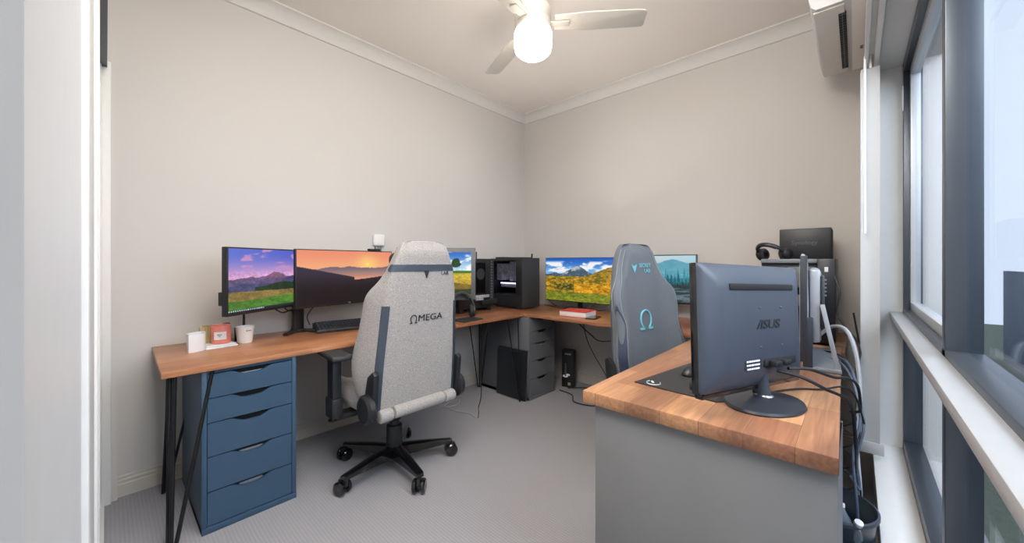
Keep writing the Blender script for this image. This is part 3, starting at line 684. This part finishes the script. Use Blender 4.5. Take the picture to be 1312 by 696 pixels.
# case with drive box on the right
p3 = thing('computer_tower', 'black computer case under the drive box near the window', 'computer', (-.395, 2.5, .7405-.0255))
b = B(); b.box(.0,.245,.02,.40,.02,.445,.003); b.make('case','blkm',p3)
B().box(.245,.318,0,.40,.02,.452,.004).make('front_panel','panel',p3)
B().box(.0,.245,.0,.02,.43,.452,.002).make('top_lip','greypl',p3)
b = B(); b.box(.03,.22,.012,.02,.06,.40,.002); b.make('side_window','glassd',p3)
b = B(); b.box(.12,.23,.008,.0195,.3,.41,.002); b.box(.13,.2,.006,.0195,.2,.26,.002); b.make('drive_cage','bezel',p3)
b = B(); b.box(.275,.29,-.002,.002,.385,.41,.0015); b.make('power_button','lpr',p3)
b = B(); [b.box(.274+random.uniform(-.004,.004),.284,-.003,.002,.26+k*.02,.268+k*.02) for k in range(5)]; b.make('front_ports','silver',p3, smooth=False)
for x in (.04,.26): B().box(x,x+.04,.05,.35,0,.021,.002).make('foot','blk',p3)
nas = thing('network_drive', 'black network drive box on top of the computer case', 'network drive', (-.340, 2.75, .7405-.0255+.4525))
b = B(); b.box(-.0,.238,-.0,.22,.0,.178,.004); b.make('enclosure','blkm',nas)
B().box(.003,.235,-.004,.0,.004,.174,.002).make('front_cover','blk',nas)
text('logo','Synology',.034,'bezel',nas,(.118,-.0048,.095),(PI/2,0,0),.0004)

# ================================================================ HEADPHONES
def headphones(label, loc, rot, s=1.0, earm='blkm'):
    t = thing('headphones', label, 'headphones', loc, 0); t.rotation_euler = rot
    pts = [(.085*s*math.cos(a)*1.0, 0, .09*s+.105*s*math.sin(a)) for a in [math.radians(x) for x in range(-5,186,15)]]
    B().tube(pts, .008*s, 10, flat=1.7).make('headband','blk',t)
    B().tube([(p[0]*.9,p[1],p[2]-.008) for p in pts[3:-3]], .009*s, 10, flat=1.5).make('headband_pad','blkm',t)
    for sx in (-1,1):
        B().lathe([(0,0),(.034*s,0),(.042*s,.008),(.042*s,.018),(.03*s,.028),(0,.03)], 28, mx=T((sx*.072*s,0,.06*s),(0,sx*PI/2,0),(1.15,1,1))).make('ear_cup','blk',t)
        B().lathe([(.02*s,-.018),(.034*s,-.018),(.043*s,-.008),(.042*s,.002),(.02*s,.0)], 28, mx=T((sx*.072*s,0,.06*s),(0,sx*PI/2,0),(1.15,1,1))).make('ear_cushion',earm,t)
    return t
headphones('black over-ear headphones standing on the desk right of the light grey chair', (-2.16, 1.80, DZ+.012), (math.radians(-12),0,math.radians(60)), 1.02)
tag(B().box(-.07,.07,-.1,.1,0,.01,.002).make('mouse_pad','blkm',loc=(-2.14,1.83,DZ),rot=(0,0,.1)), 'small black mat under the headphones', 'mat')
headphones('black headphones lying on top of the computer case near the network drive', (-.335, 2.66, .7405-.0255+.452+.004), (math.radians(60),0,math.radians(-22)), .82)

# ================================================================ BOOK etc on back desk
bk = thing('book', 'thick red hardback book lying on the back desk', 'book', (-1.665, 2.60, DZ), math.radians(6))
B().box(-.115,.115,-.095,.095,.003,.042,.001).make('pages','paper',bk)
b = B(); b.box(-.12,.12,-.1,.1,.042,.046,.001); b.box(-.12,.12,-.1,.1,0,.003,.001); b.box(-.122,-.116,-.1,.1,0,.046,.001) if False else None; b.box(-.12,.12,.096,.1,0,.046,.001); b.make('cover','red',bk)
marks('title',[[1.2,2.4,2]],.02,'coral',bk,(.02,.05,.0461),(0,0,0))
ph = thing('phone', 'black phone lying right of the red book', 'phone', (-1.50, 2.56, DZ), .2)
B().box(-.04,.04,-.075,.075,0,.009,.003).make('body','blk',ph); B().box(-.037,.037,-.072,.072,.009,.0095).make('glass','blkg',ph,smooth=False)
tag(B().tube([(-2.22,2.88,.74),(-2.1,2.86,.73),(-1.98,2.86,.722),(-1.9,2.88,.722),(-1.8,2.86,.724),(-1.72,2.9,.76),(-1.70,2.97,.80)],.004).make('cable','cab_b'), 'black cable under the autumn-valley monitor, thicker one', 'cable')
tag(B().tube([(-2.22,2.92,.80),(-2.12,2.90,.745),(-2.02,2.93,.722),(-1.9,2.95,.722),(-1.8,2.93,.723),(-1.62,2.93,.73),(-1.55,2.98,.80)],.003).make('cable','cab_b'), 'thin black cable trailing from the glass-sided tower behind the red book', 'cable')

# ================================================================ MOUSE PAD and MICE right desk
mp = thing('mouse_pad', 'large black mouse pad under the slate monitor', 'mouse pad', (0,0,0))
B().prism([(-.555,1.218),(-.30,1.205),(-.19,1.33),(-.33,1.72),(-.47,1.72)], .7403, .744, 'Z', bev=.0012).make('mat','blkm',mp)
b = B()
pts = [(.022*math.cos(math.radians(t)), .022*math.sin(math.radians(t))) for t in range(20,300,20)]
b.tube([(x,y,0) for x,y in pts], .0028, 6, flat=.3); b.box(.002,.022,-.0035,.0035,-.0008,.0008); b.make('emblem','lpr',mp,loc=(-.50,1.245,.7447),rot=(0,0,2.2))
for lab, x, y, rz in (('black mouse on the pad, the nearer of two beside the slate monitor',-.372,1.30,.2),('black mouse on the pad, the farther of two beside the slate monitor',-.435,1.44,-.2)):
    t = thing('computer_mouse', lab, 'mouse', (x,y,.7442), rz)
    B().sph(1, mx=T((0,0,.0),(0,0,0),(.030,.055,.032)), u=24, v=14).make('shell','blk',t)
    # flatten bottom
    me = t.children[0].data
    for v in me.vertices:
        if v.co.z < 0: v.co.z = 0
    B().cyl(.008,-.004,.004,mx=T((0,.03,.026),(0,PI/2,0)),seg=14).make('scroll_wheel','blkm',t)

# ================================================================ UNDER-DESK ITEMS
pn = thing('black_panel', 'flat black panel leaning against the grey drawer unit in the corner', 'panel', (-2.325, 2.335, 0))
B().box(0,.33,-.012,.010,.005,.40,.003).make('sheet','panel',pn, rot=(math.radians(-2),0,0))
B().box(.012,.33,-.010,.014,.40,.415,.003).make('top_rail','blk',pn, rot=(math.radians(-2),0,0))
B().box(.31,.34,-.03,-.013,.05,.39,.003).make('edge_strip','blk',pn, rot=(math.radians(-2),0,0))
bx = thing('product_box', 'small black carton standing on the floor right of the grey drawer unit', 'box', (-2.02, 2.93, 0), math.radians(12))
B().box(0,.11,-.07,.0,0,.34,.002).make('carton','blk',bx, rot=(0,0,0))
marks('brand_print',[[.8,.8,1]],.018,'gold',bx,(.06,-.0701,.305),(PI/2,0,0))
b = B(); b.box(.03,.045,-.072,-.07,.10,.22,.0005); b.make('print_stripe','bezel',bx,smooth=False)
b = B(); b.sph(.02,mx=T((.035,-.07,.1),(0,0,0),(1.3,.06,.6))); b.sph(.016,mx=T((.06,-.07,.115),(0,0,0),(1.3,.06,.6))); b.make('print_figure','lpr',bx)
b = B(); b.box(.06,.085,-.0718,-.07,.02,.045); b.make('print_badge','gold',bx,smooth=False)

# floor cables
tag(B().tube([(-2.62,1.95,.45),(-2.60,1.92,.15),(-2.50,1.86,.006),(-2.40,1.80,.005),(-2.36,1.92,.005),(-2.44,1.99,.005),(-2.42,1.84,.006),(-2.28,1.82,.005),(-2.16,1.86,.005),(-2.05,1.84,.005)],.0035).make('cable','cab_g'), 'white cable looped on the carpet behind the light grey chair', 'cable')
tag(B().tube([(-2.02,1.93,.69),(-2.08,1.93,.4),(-2.15,1.98,.1),(-2.2,2.0,.005),(-2.12,1.93,.005),(-2.05,1.86,.005)],.003).make('cable','cab_b'), 'black cable hanging from the left desk edge to the carpet', 'cable')
tag(B().tube([(-2.62,2.1,.69),(-2.62,2.08,.4),(-2.63,2.05,.1),(-2.6,1.98,.005)],.003).make('cable','cab_g'), 'pale cable hanging behind the left desk beside the far hairpin leg', 'cable')
tag(B().tube([(-1.80,2.75,.68),(-1.70,2.7,.62),(-1.55,2.6,.58),(-1.4,2.5,.56),(-1.2,2.5,.6)],.0045).make('cable','cab_b'), 'black cable sagging under the back desk', 'cable')
tag(B().tube([(-1.75,2.8,.69),(-1.72,2.82,.5),(-1.66,2.85,.35),(-1.55,2.85,.2),(-1.45,2.8,.08),(-1.35,2.7,.005)],.0035).make('cable','cab_b'), 'thin black cable falling from the back desk to the floor', 'cable')
tag(B().tube([(-1.95,2.75,.006),(-1.8,2.72,.006),(-1.7,2.6,.006),(-1.55,2.62,.006),(-1.45,2.75,.006),(-1.3,2.8,.006),(-1.1,2.6,.006)],.005).make('cable','cab_b'), 'black cable lying on the carpet under the back desk', 'cable')
tag(B().tube([(-1.93,2.85,.006),(-1.75,2.9,.03),(-1.6,2.85,.02),(-1.4,2.95,.01),(-1.2,2.9,.01)],.005).make('cable','cab_b'), 'black cable on the floor beside the small black carton', 'cable')
pbx = thing('power_board', 'black power board on the floor under the back desk', 'power board', (-1.55,2.93,0), .1)
B().box(-.15,.15,-.03,.03,0,.035,.006).make('housing','blk',pbx)

# ================================================================ CHAIRS
LV = [ # h, rear half width, outer half width, bolster forward
 (0.00,.218,.235,.06),(0.012,.226,.245,.08),(0.03,.226,.25,.09),(.10,.224,.280,.14),(.24,.220,.300,.16),(.38,.210,.272,.135),(.48,.204,.264,.12),(.56,.200,.262,.11),(.60,.194,.238,.09),(.64,.188,.206,.06),(.70,.174,.182,.035),(.74,.158,.164,.03),(.79,.137,.143,.028),(.825,.117,.122,.025),(.838,.09,.095,.02)]
FS = 1.0
def lvl(h):
    for a, b in zip(LV, LV[1:]):
        if h <= b[0]:
            t = (h-a[0])/(b[0]-a[0]); return [a[i]+(b[i]-a[i])*t for i in range(4)]
    return LV[-1]
def half(h):
    _, wp, w, f = lvl(h); f *= FS; w = w if FS == 1 else w*(.92 if h < .4 else (.92+.1*(h-.4)/.08 if h < .48 else (1.02 if h < .6 else 1))); yr = -.245-.1*h; s = 0.03 if h > .81 else (.012 if h > .8 or h < .01 else 0)
    return [(0,yr+s),(wp*.62,yr+s),(wp*.96,yr+.006+s),(wp+.012,yr+.022),(w,yr+.05+f*.45),(w+.002,yr+.04+f*.8),(w-.02,yr+.052+f-s),(w-.05,yr+.045+f-s),(max(wp-.055,.04),yr+.082-s),(wp*.45,yr+.078-s),(0,yr+.077-s)]
def chair_obj(label, loc, rz, fab, fabs, kind):
    global FS
    FS = 1.0 if kind == 1 else .62
    t = thing('gaming_chair', label, 'chair', loc, rz); ZB = .42
    rings = []
    for L in LV:
        hp = half(L[0]); full = [(x,y,ZB+L[0]) for x,y in hp]+[(-x,y,ZB+L[0]) for x,y in hp[-2:0:-1]]
        rings.append(full)
    b = B(); b.loft(rings); bk = b.make('backrest', fab, t, sub=2)
    # rear stripes
    for sx in (-1,1):
        b = B(); R = []
        for k in range(13):
            h = .015+k*.505/12; hp = half(h); a = Vector((sx*(hp[2][0]-.002),hp[2][1]-.002,ZB+h)); c = Vector((sx*(hp[3][0]+.004),hp[3][1]+.004,ZB+h))
            R.append([tuple(a+Vector((0,-.002,0))), tuple(c+Vector((sx*.003,-.002,0))), tuple(c+Vector((sx*.001,.008,0))), tuple(a+Vector((0,.008,0)))])
        b.loft(R); b.make('side_strip','stripe',bk)
        if kind == 2:
            # front insert panel between bolster and centre
            b = B(); R = []
            for k in range(17):
                h = .06+k*.45/16; hp = half(h); a = Vector((sx*(hp[6][0]+.004),hp[6][1]-.002,ZB+h)); c = Vector((sx*(hp[5][0]+.0015),hp[5][1]-.012,ZB+h)); q = min(1,(k+.3)/3,(16-k+.3)/3)
                mid = (a+c)/2; a = mid+(a-mid)*q; c = mid+(c-mid)*q
                R.append([tuple(a), tuple(c), tuple(c+Vector((-sx*.008,-.002,0))), tuple(a+Vector((-sx*.003,-.008,0)))])
            b.loft(R); b.make('bolster_insert','navy',bk)
            # seams
            for idx in (4,6):
                pts = []
                for k in range(28):
                    h = .03+k*.77/27; hp = half(h); pts.append((sx*(hp[idx][0]-(.004 if idx==6 else -.0005)), hp[idx][1]-(.003 if idx==6 else 0), ZB+h))
                B().tube(pts,.0018,6,False).make('seam','seam',bk)
    # strap + head pillow
    if kind == 1:
        b = B(); R = []
        h0 = .70
        def ring(h, e):
            hp = half(h); c = Vector((0,(hp[0][1]+hp[-1][1])/2,0)); out = []
            P = [(x,y) for x,y in hp]+[(-x,y) for x,y in hp[-2:0:-1]]
            for x,y in P:
                v = Vector((x,y,0))-c; v2 = v*(1-.035)+v.normalized()*e; out.append((v2.x, v2.y+c.y, ZB+h))
            return out
        b.loft([ring(h0-.016,.0),ring(h0-.016,.006),ring(h0+.018,.006),ring(h0+.018,.0)], cap=False); b.make('pillow_strap','stripe',bk)
        b = B(); b.prism([(-.014,ZB+h0-.012),(.014,ZB+h0-.012),(.0,ZB+h0-.05)], half(h0)[0][1]-.004, half(h0)[0][1]+.004,'Y'); b.make('strap_emblem','ink',bk)
        text('lettering','LAB',.028,'ink',bk,(.115,half(.67)[0][1]-.001,ZB+.672),(PI/2+.1,0,0),.0006)
        b = B(); b.box(-.13,.13,-.06,.04,-.08,.08,.035,4); b.make('head_pillow','blkm',bk,loc=(0,-.19,ZB+.70),rot=(-.1,0,0))
        tx = text('lettering','MEGA',.047,'ink',bk,(.038,half(.44)[0][1]-.0045,ZB+.445),(PI/2+.1,0,0),.0008,xs=1.2)
        OM = (-.062,half(.44)[0][1]-.0045,ZB+.445); osz = .020; om = 'ink'; orot = (.1,0,0); orad = .0022
    else:
        text('lettering','SECRET\n    LAB',.031,'teal',bk,(-.028,half(.70)[-1][1]+.006,ZB+.695),(PI/2+.1,0,PI),.0008,bold=.0004,xs=1.0).rotation_euler = (PI/2-.1,0,PI)
        b = B(); b.prism([(-.022,.024),(-.006,.014),(.006,.014),(.022,.024),(.016,.006),(0,-.026),(-.016,.006)],-.001,.001,'Y'); b.make('emblem','teal',bk,loc=(.065,half(.70)[-1][1]+.006,ZB+.695),rot=(.1,0,0))
        OM = (.0,half(.40)[-1][1]+.004,ZB+.405); osz = .052; om = 'teal'; orot = (.1,0,0); orad = .0055
    pts = [(osz*.86*math.sin(math.radians(a)),0,osz*math.cos(math.radians(a))) for a in range(-148,149,12)]
    b = B(); b.tube(pts, orad, 8, False); e = osz*.86*math.sin(math.radians(148)); zz = osz*math.cos(math.radians(148))
    for sx in (-1,1): b.box(min(sx*e*.8,sx*osz*1.02),max(sx*e*.8,sx*osz*1.02),-orad*.7,orad*.7,zz-orad*2.2,zz-orad*.0)
    b.make('omega_symbol',om,bk,loc=OM,rot=orot)
    # seat
    pr = [(-.20,.375),(.20,.375),(.262,.40),(.272,.455),(.262,.515),(.225,.525),(.185,.485),(.12,.478),(-.12,.478),(-.185,.485),(-.225,.525),(-.262,.515),(-.272,.455),(-.262,.40)]
    b = B(); R = []
    for y, s, dz in ((-.24,.80,-.01),(-.235,.86,0),(-.15,.97,0),(.0,1,.0),(.16,1,.006),(.25,.97,.0),(.285,.9,-.015),(.29,.8,-.02)):
        R.append([(x*s,y,.45+(z-.45)*(.75+.25*s)+dz) for x,z in pr])
    b.loft(R); b.make('seat', fab, t, sub=2)
    # rolled rear edge of seat
    b = B(); b.cyl(.031,-.15,.15,mx=T((0,-.25,.412),(0,PI/2,0)),bev=.01); b.make('rear_roll', fab, t)
    for sx in (-1,1):
        B().cyl(.032,-.035,.035,mx=T((sx*.19,-.246,.408),(0,PI/2,0)),bev=.01).make('roll_end', fab, t)
        # hinge cover
        b = B(); b.lathe([(0,0),(.058,0),(.07,.008),(.07,.03),(.058,.042),(0,.046)],32,mx=T((sx*.248,-.215,.45),(0,sx*PI/2,0))); b.make('hinge_cover','blk',t)
        B().prism([(-.185,.40),(-.255,.41),(-.275,.62),(-.255,.635),(-.205,.60),(-.175,.50)], min(sx*.235,sx*.262), max(sx*.235,sx*.262),'X',bev=.006).make('recline_bracket','blk',t)
        # armrest
        AZ = 0 if kind == 1 else -.09
        b = B(); b.box(sx*.325-.022,sx*.325+.022,-.02,.05,.40,.66+AZ,.006); b.box(sx*.325-.028,sx*.325+.028,-.03,.06,.37,.47,.008); b.make('armrest_post','blk',t)
        b = B(); b.box(min(sx*.14,sx*.33),max(sx*.14,sx*.33),-.02,.05,.355,.385,.006); b.make('armrest_bracket','blk',t)
        b = B(); b.box(-.05,.05,-.13,.13,.0,.028,.012,3); b.make('armrest_pad','blkm',t,loc=(sx*.315,.04,.665+AZ),rot=(0,0,sx*.08))
    # mechanism
    b = B(); b.box(-.09,.09,-.12,.12,.335,.376,.008); b.box(-.16,.16,-.17,.17,.365,.38,.003); b.make('tilt_mechanism','blk',t)
    B().tube([(-.08,.03,.35),(-.2,.05,.345),(-.3,.07,.335)],.006,8).make('height_lever','blk',t)
    B().box(-.33,-.27,.055,.085,.327,.341,.004).make('lever_paddle','blk',t)
    B().sph(.028,mx=T((-.09,-.13,.35),(0,0,0),(1,1,1.1))).make('tension_knob','blk',t)
    b = B(); b.cyl(.027,.16,.34,bev=.001); b.cyl(.046,.10,.235,r2=.042,bev=.004); b.lathe([(0,.262),(.035,.265),(.056,.29),(.06,.33),(0,.35)]); b.make('gas_column','blk',t)
    b = B(); b.lathe([(0,.07),(.045,.07),(.052,.085),(.05,.115),(.036,.125),(0,.125)]); b.make('hub','blkg',t)
    for k in range(5):
        a = math.radians([-79,-7,65,137,209][k]) - (PI/2 if kind == 1 else 0)
        R = []
        for u, wd, z0, z1 in ((.03,.032,.062,.125),(.12,.028,.068,.118),(.22,.024,.074,.107),(.31,.020,.076,.098),(.327,.014,.077,.096)):
            R.append([(u,-wd,z0),(u,wd,z0),(u,wd,z1-.006),(u,wd*.6,z1),(u,-wd*.6,z1),(u,-wd,z1-.006)])
        lg = B().loft(R).make('base_leg','blkg',t,rot=(0,0,a))
        cs = B(); cs.cyl(.007,.06,.085,seg=10); cs.box(-.018,.034,-.009,.009,.04,.074,.004); cs = cs.make('caster','blk',t,loc=(.312*math.cos(a),.312*math.sin(a),0),rot=(0,0,a+.7*(k-2)))
        for s in (-1,1):
            B().lathe([(0,-.011),(.029,-.011),(.0352,-.006),(.0352,.006),(.029,.012),(.014,.013),(0,.010)],24,mx=T((.012,s*.020,.0354),(-s*PI/2,0,0))).make('wheel','blkg',cs)
    return t
chair_obj('light grey fabric gaming chair facing the left desk', (-1.92,1.105,0), PI/2, 'fab','fab',1)
chair_obj('dark charcoal gaming chair facing the butcher-block desk', (-.68,2.03,0), math.radians(-90-14), 'fab2','fab2s',2)

# ================================================================ WINDOW BLIND
vb = thing('vertical_blind', 'white vertical blind slats stacked at the far side of the window', 'blind', (.047, 2.33, .29))
b = B(); b.box(-.02,-.006,-2.0,.25,1.768,1.806,.002); b.box(.012,.03,-2.0,.25,1.768,1.806,.002); b.box(-.02,.03,-2.0,.25,1.79,1.807,.002); b.make('head_rail','trim',vb)
for k in range(9):
    y = k*.024; R = []
    prf = [(-.031+.0078*i, .004*math.sin(PI*i/8)) for i in range(9)]
    poly = [(x, y+d) for x,d in prf]+[(x, y+d+.0012) for x,d in prf[::-1]]
    s = B().prism(poly, .0, 1.735, 'Z').make('slat','blind',vb, rot=(0,0,0))
    s.location = (random.uniform(-.003,.003),0,0)
    if k < 5:
        B().box(-.004,.004,y-.002,y+.002,1.733,1.79).make('slat_hook','trim',vb,smooth=False)
B().box(-.044,.044,-.003,.008,.0,.05,.001).make('slat_weight','blind',vb)
B().tube([(-.018,-.03,1.78),(-.02,-.035,1.4),(-.018,-.03,.99)],.0045,8).make('wand','white',vb)
b = B(); z = 1.7
n = 60
for i in range(n):
    u = i/n*2*PI; b.sph(.0028, mx=T((-.055+.012*math.sin(u)*.4, -.02+.01*math.cos(u), -.02-.11*(.5-.5*math.cos(u)))), u=6, v=4)
for i in range(34): b.sph(.0028, mx=T((-.046,-.045,.10-i*.0075)), u=6, v=4)
b.make('bead_chain','chrome',vb)

# ================================================================ RIGHT EDGE CABLES + BIN
defs = [
 ('cab_g',.008,[(-.13,2.32,.80),(-.08,2.30,.85),(-.03,2.22,.845),(.0,2.12,.76),(.01,2.05,.62),(.0,2.0,.45),(.01,1.95,.25),(0,1.9,.1)],'thick pale grey cable arching over the desk edge by the easel stand'),
 ('cab_b',.0045,[(-.08,2.45,1.08),(-.06,2.42,1.0),(-.068,2.42,.9),(-.03,2.4,.82),(.0,2.3,.74),(.005,2.2,.6),(-.005,2.1,.4),(.0,2.05,.15)],'black cable hanging from the front ports of the computer case'),
 ('cab_b',.004,[(-.03,2.42,.82),(.0,2.35,.79),(.014,2.28,.74),(.0,2.25,.68),(.006,2.2,.55),(.002,2.15,.4),(.006,2.1,.1)],'black cable looping beside the window wall behind the desk'),
 ('cab_s',.005,[(-.06,2.1,.75),(-.02,2.0,.74),(.005,1.92,.66),(.02,1.85,.56),(.0,1.8,.45),(.008,1.78,.36),(-.012,1.72,.42)],'slate cable dropping behind the desk, ending in an upturned hook'),
 ('cab_s',.004,[(-.09,2.05,.75),(-.04,1.95,.75),(-.005,1.85,.7),(.01,1.78,.6),(-.008,1.72,.5),(.002,1.66,.36),(.01,1.64,.18)],'slate cable falling nearest the desk corner towards the bin'),
 ('cab_b',.0035,[(-.12,2.2,.745),(-.07,2.12,.76),(-.02,2.05,.73),(.015,2.0,.58),(.0,1.95,.42),(.012,1.9,.3),(.02,1.9,.12)],'thin black cable leaving the easel stand over the desk edge'),
 ('cab_b',.004,[(-.01,2.5,.9),(.015,2.46,.7),(.01,2.42,.5),(.0,2.35,.3),(.0,2.3,.05)],'black cable hanging down at the far end of the desk edge'),
]
for m_, r_, pts, lab in defs: tag(B().tube(pts, r_).make('cable', m_), lab, 'cable')
tag(B().tube([(-.02+.02*math.sin(i*.9), 1.98+.02*math.cos(i*.9), .56-.012*i) for i in range(26)], .003).make('cable','cab_b'), 'coiled black cable beside the bottom of the blind', 'cable')
pw = thing('power_board', 'dark power board in the gap between desk and window wall above the bin', 'power board', (-.02,2.05,.0), PI/2)
B().box(-.17,.17,-.03,.03,.0,.04,.006).make('housing','panel',pw)
bn = thing('waste_bin', 'dark round waste bin holding plastic bottles beside the foreground desk', 'bin', (-.08,1.68,0))
B().lathe([(0,0),(.10,0),(.103,.004),(.130,.32),(.138,.325),(.138,.335),(.132,.338),(.126,.332),(.098,.012),(0,.012)],48).make('bucket','bin',bn)
def bottle(label, loc, rot, cap, s=1):
    t = thing('plastic_bottle', label, 'bottle', loc); t.rotation_euler = rot
    B().lathe([(0,0),(.028*s,0),(.032*s,.006),(.032*s,.05*s),(.029*s,.06*s),(.032*s,.07*s),(.032*s,.12*s),(.013*s,.165*s),(.012*s,.18*s),(0,.18*s)],20).make('bottle_body','pet',t)
    B().cyl(.014*s,.178*s,.196*s,bev=.001).make('cap',cap,t)
bottle('clear bottle with pale blue cap lying in the bin', (-.06,1.58,.27), (math.radians(-70),0,math.radians(25)), 'petblue')
bottle('crushed clear bottle leaning in the near side of the bin', (-.03,1.64,.21), (math.radians(25),math.radians(15),0), 'white', .8)
bottle('clear bottle sticking up at the right side of the bin', (-.02,1.70,.17), (math.radians(-15),math.radians(-8),0), 'white', .75)
wb = B(); rng = random.Random(3)
wb.sph(.05, mx=T((0,0,0),(0,0,0),(1,1,.8)), u=24, v=16)
wb = wb.make('plastic_bag','pet',loc=(-.09,1.745,.29)); wb.data.materials[0] = M['white']
for v in wb.data.vertices: v.co *= 1+rng.uniform(-.16,.16)
tag(wb,'crumpled white plastic bag at the back of the bin','bag')

# ================================================================ CAMERA / LIGHT
cam = bpy.data.cameras.new('camera'); co = bpy.data.objects.new('camera', cam); COL.objects.link(co); SC.camera = co
co.location = (0,0,1.15); co.rotation_euler = (PI/2, 0, math.radians(42.67))
cam.sensor_fit = 'HORIZONTAL'; cam.sensor_width = 36; cam.lens = 36*479/1312; cam.clip_start = .005
cam.shift_x = .5/1312; cam.shift_y = -12/1312
w = bpy.data.worlds.new('world'); SC.world = w; w.use_nodes = True
bg = w.node_tree.nodes['Background']; bg.inputs[0].default_value = (.80,.88,1,1); bg.inputs[1].default_value = 1.3
def area(name, loc, tgt, sx, sy, e, col, spread=180):
    l = bpy.data.lights.new(name,'AREA'); l.shape = 'RECTANGLE'; l.size = sx; l.size_y = sy; l.energy = e; l.color = col; l.spread = math.radians(spread)
    o = bpy.data.objects.new(name, l); COL.objects.link(o); o.location = loc
    o.rotation_euler = (Vector(tgt)-Vector(loc)).to_track_quat('-Z','Y').to_euler(); return o
area('window_daylight', (1.2,1.3,2.2), (-1.6,1.5,.9), 2.2, 1.6, 84, (.88,.94,1))
area('room_fill', (-.45,.25,2.5), (-1.7,2.0,.7), 1.0, .6, 25, (1,.97,.93))  # added fill lamp above the camera, not a fixture of the room
area('ceiling_fill_near', (-.60,.50,1.80), (-.55,.62,2.73), .6, .6, 58, (1,.965,.92), 105)  # added upward lamp that brightens the ceiling in place of real bounce
area('ceiling_fill_far', (-1.55,2.1,1.55), (-1.5,2.05,2.73), 1.4, 1.4, 4.2, (1,.97,.93), 150)  # unseen helper lamp in mid-room lifting the far ceiling; no real uplight
SC.view_settings.view_transform = 'Standard'; SC.view_settings.exposure = .17
SC.cycles.max_bounces = 8; SC.cycles.sample_clamp_indirect = 4

GR = {'cable':'cables around the desks','monitor':'monitors on the desks','desk':'wooden desks','drawers':'drawer units under the desks','computer':'computer towers on the desks','mouse':'mice on the black pad','bottle':'plastic bottles in the bin','headphones':'headphones','candle':'candles on the tray end of the desk','chair':'gaming chairs','power board':'power boards on the floor'}
for o in SC.objects:
    if o.parent is None and o.get('category') in GR: o['group'] = GR[o['category']]
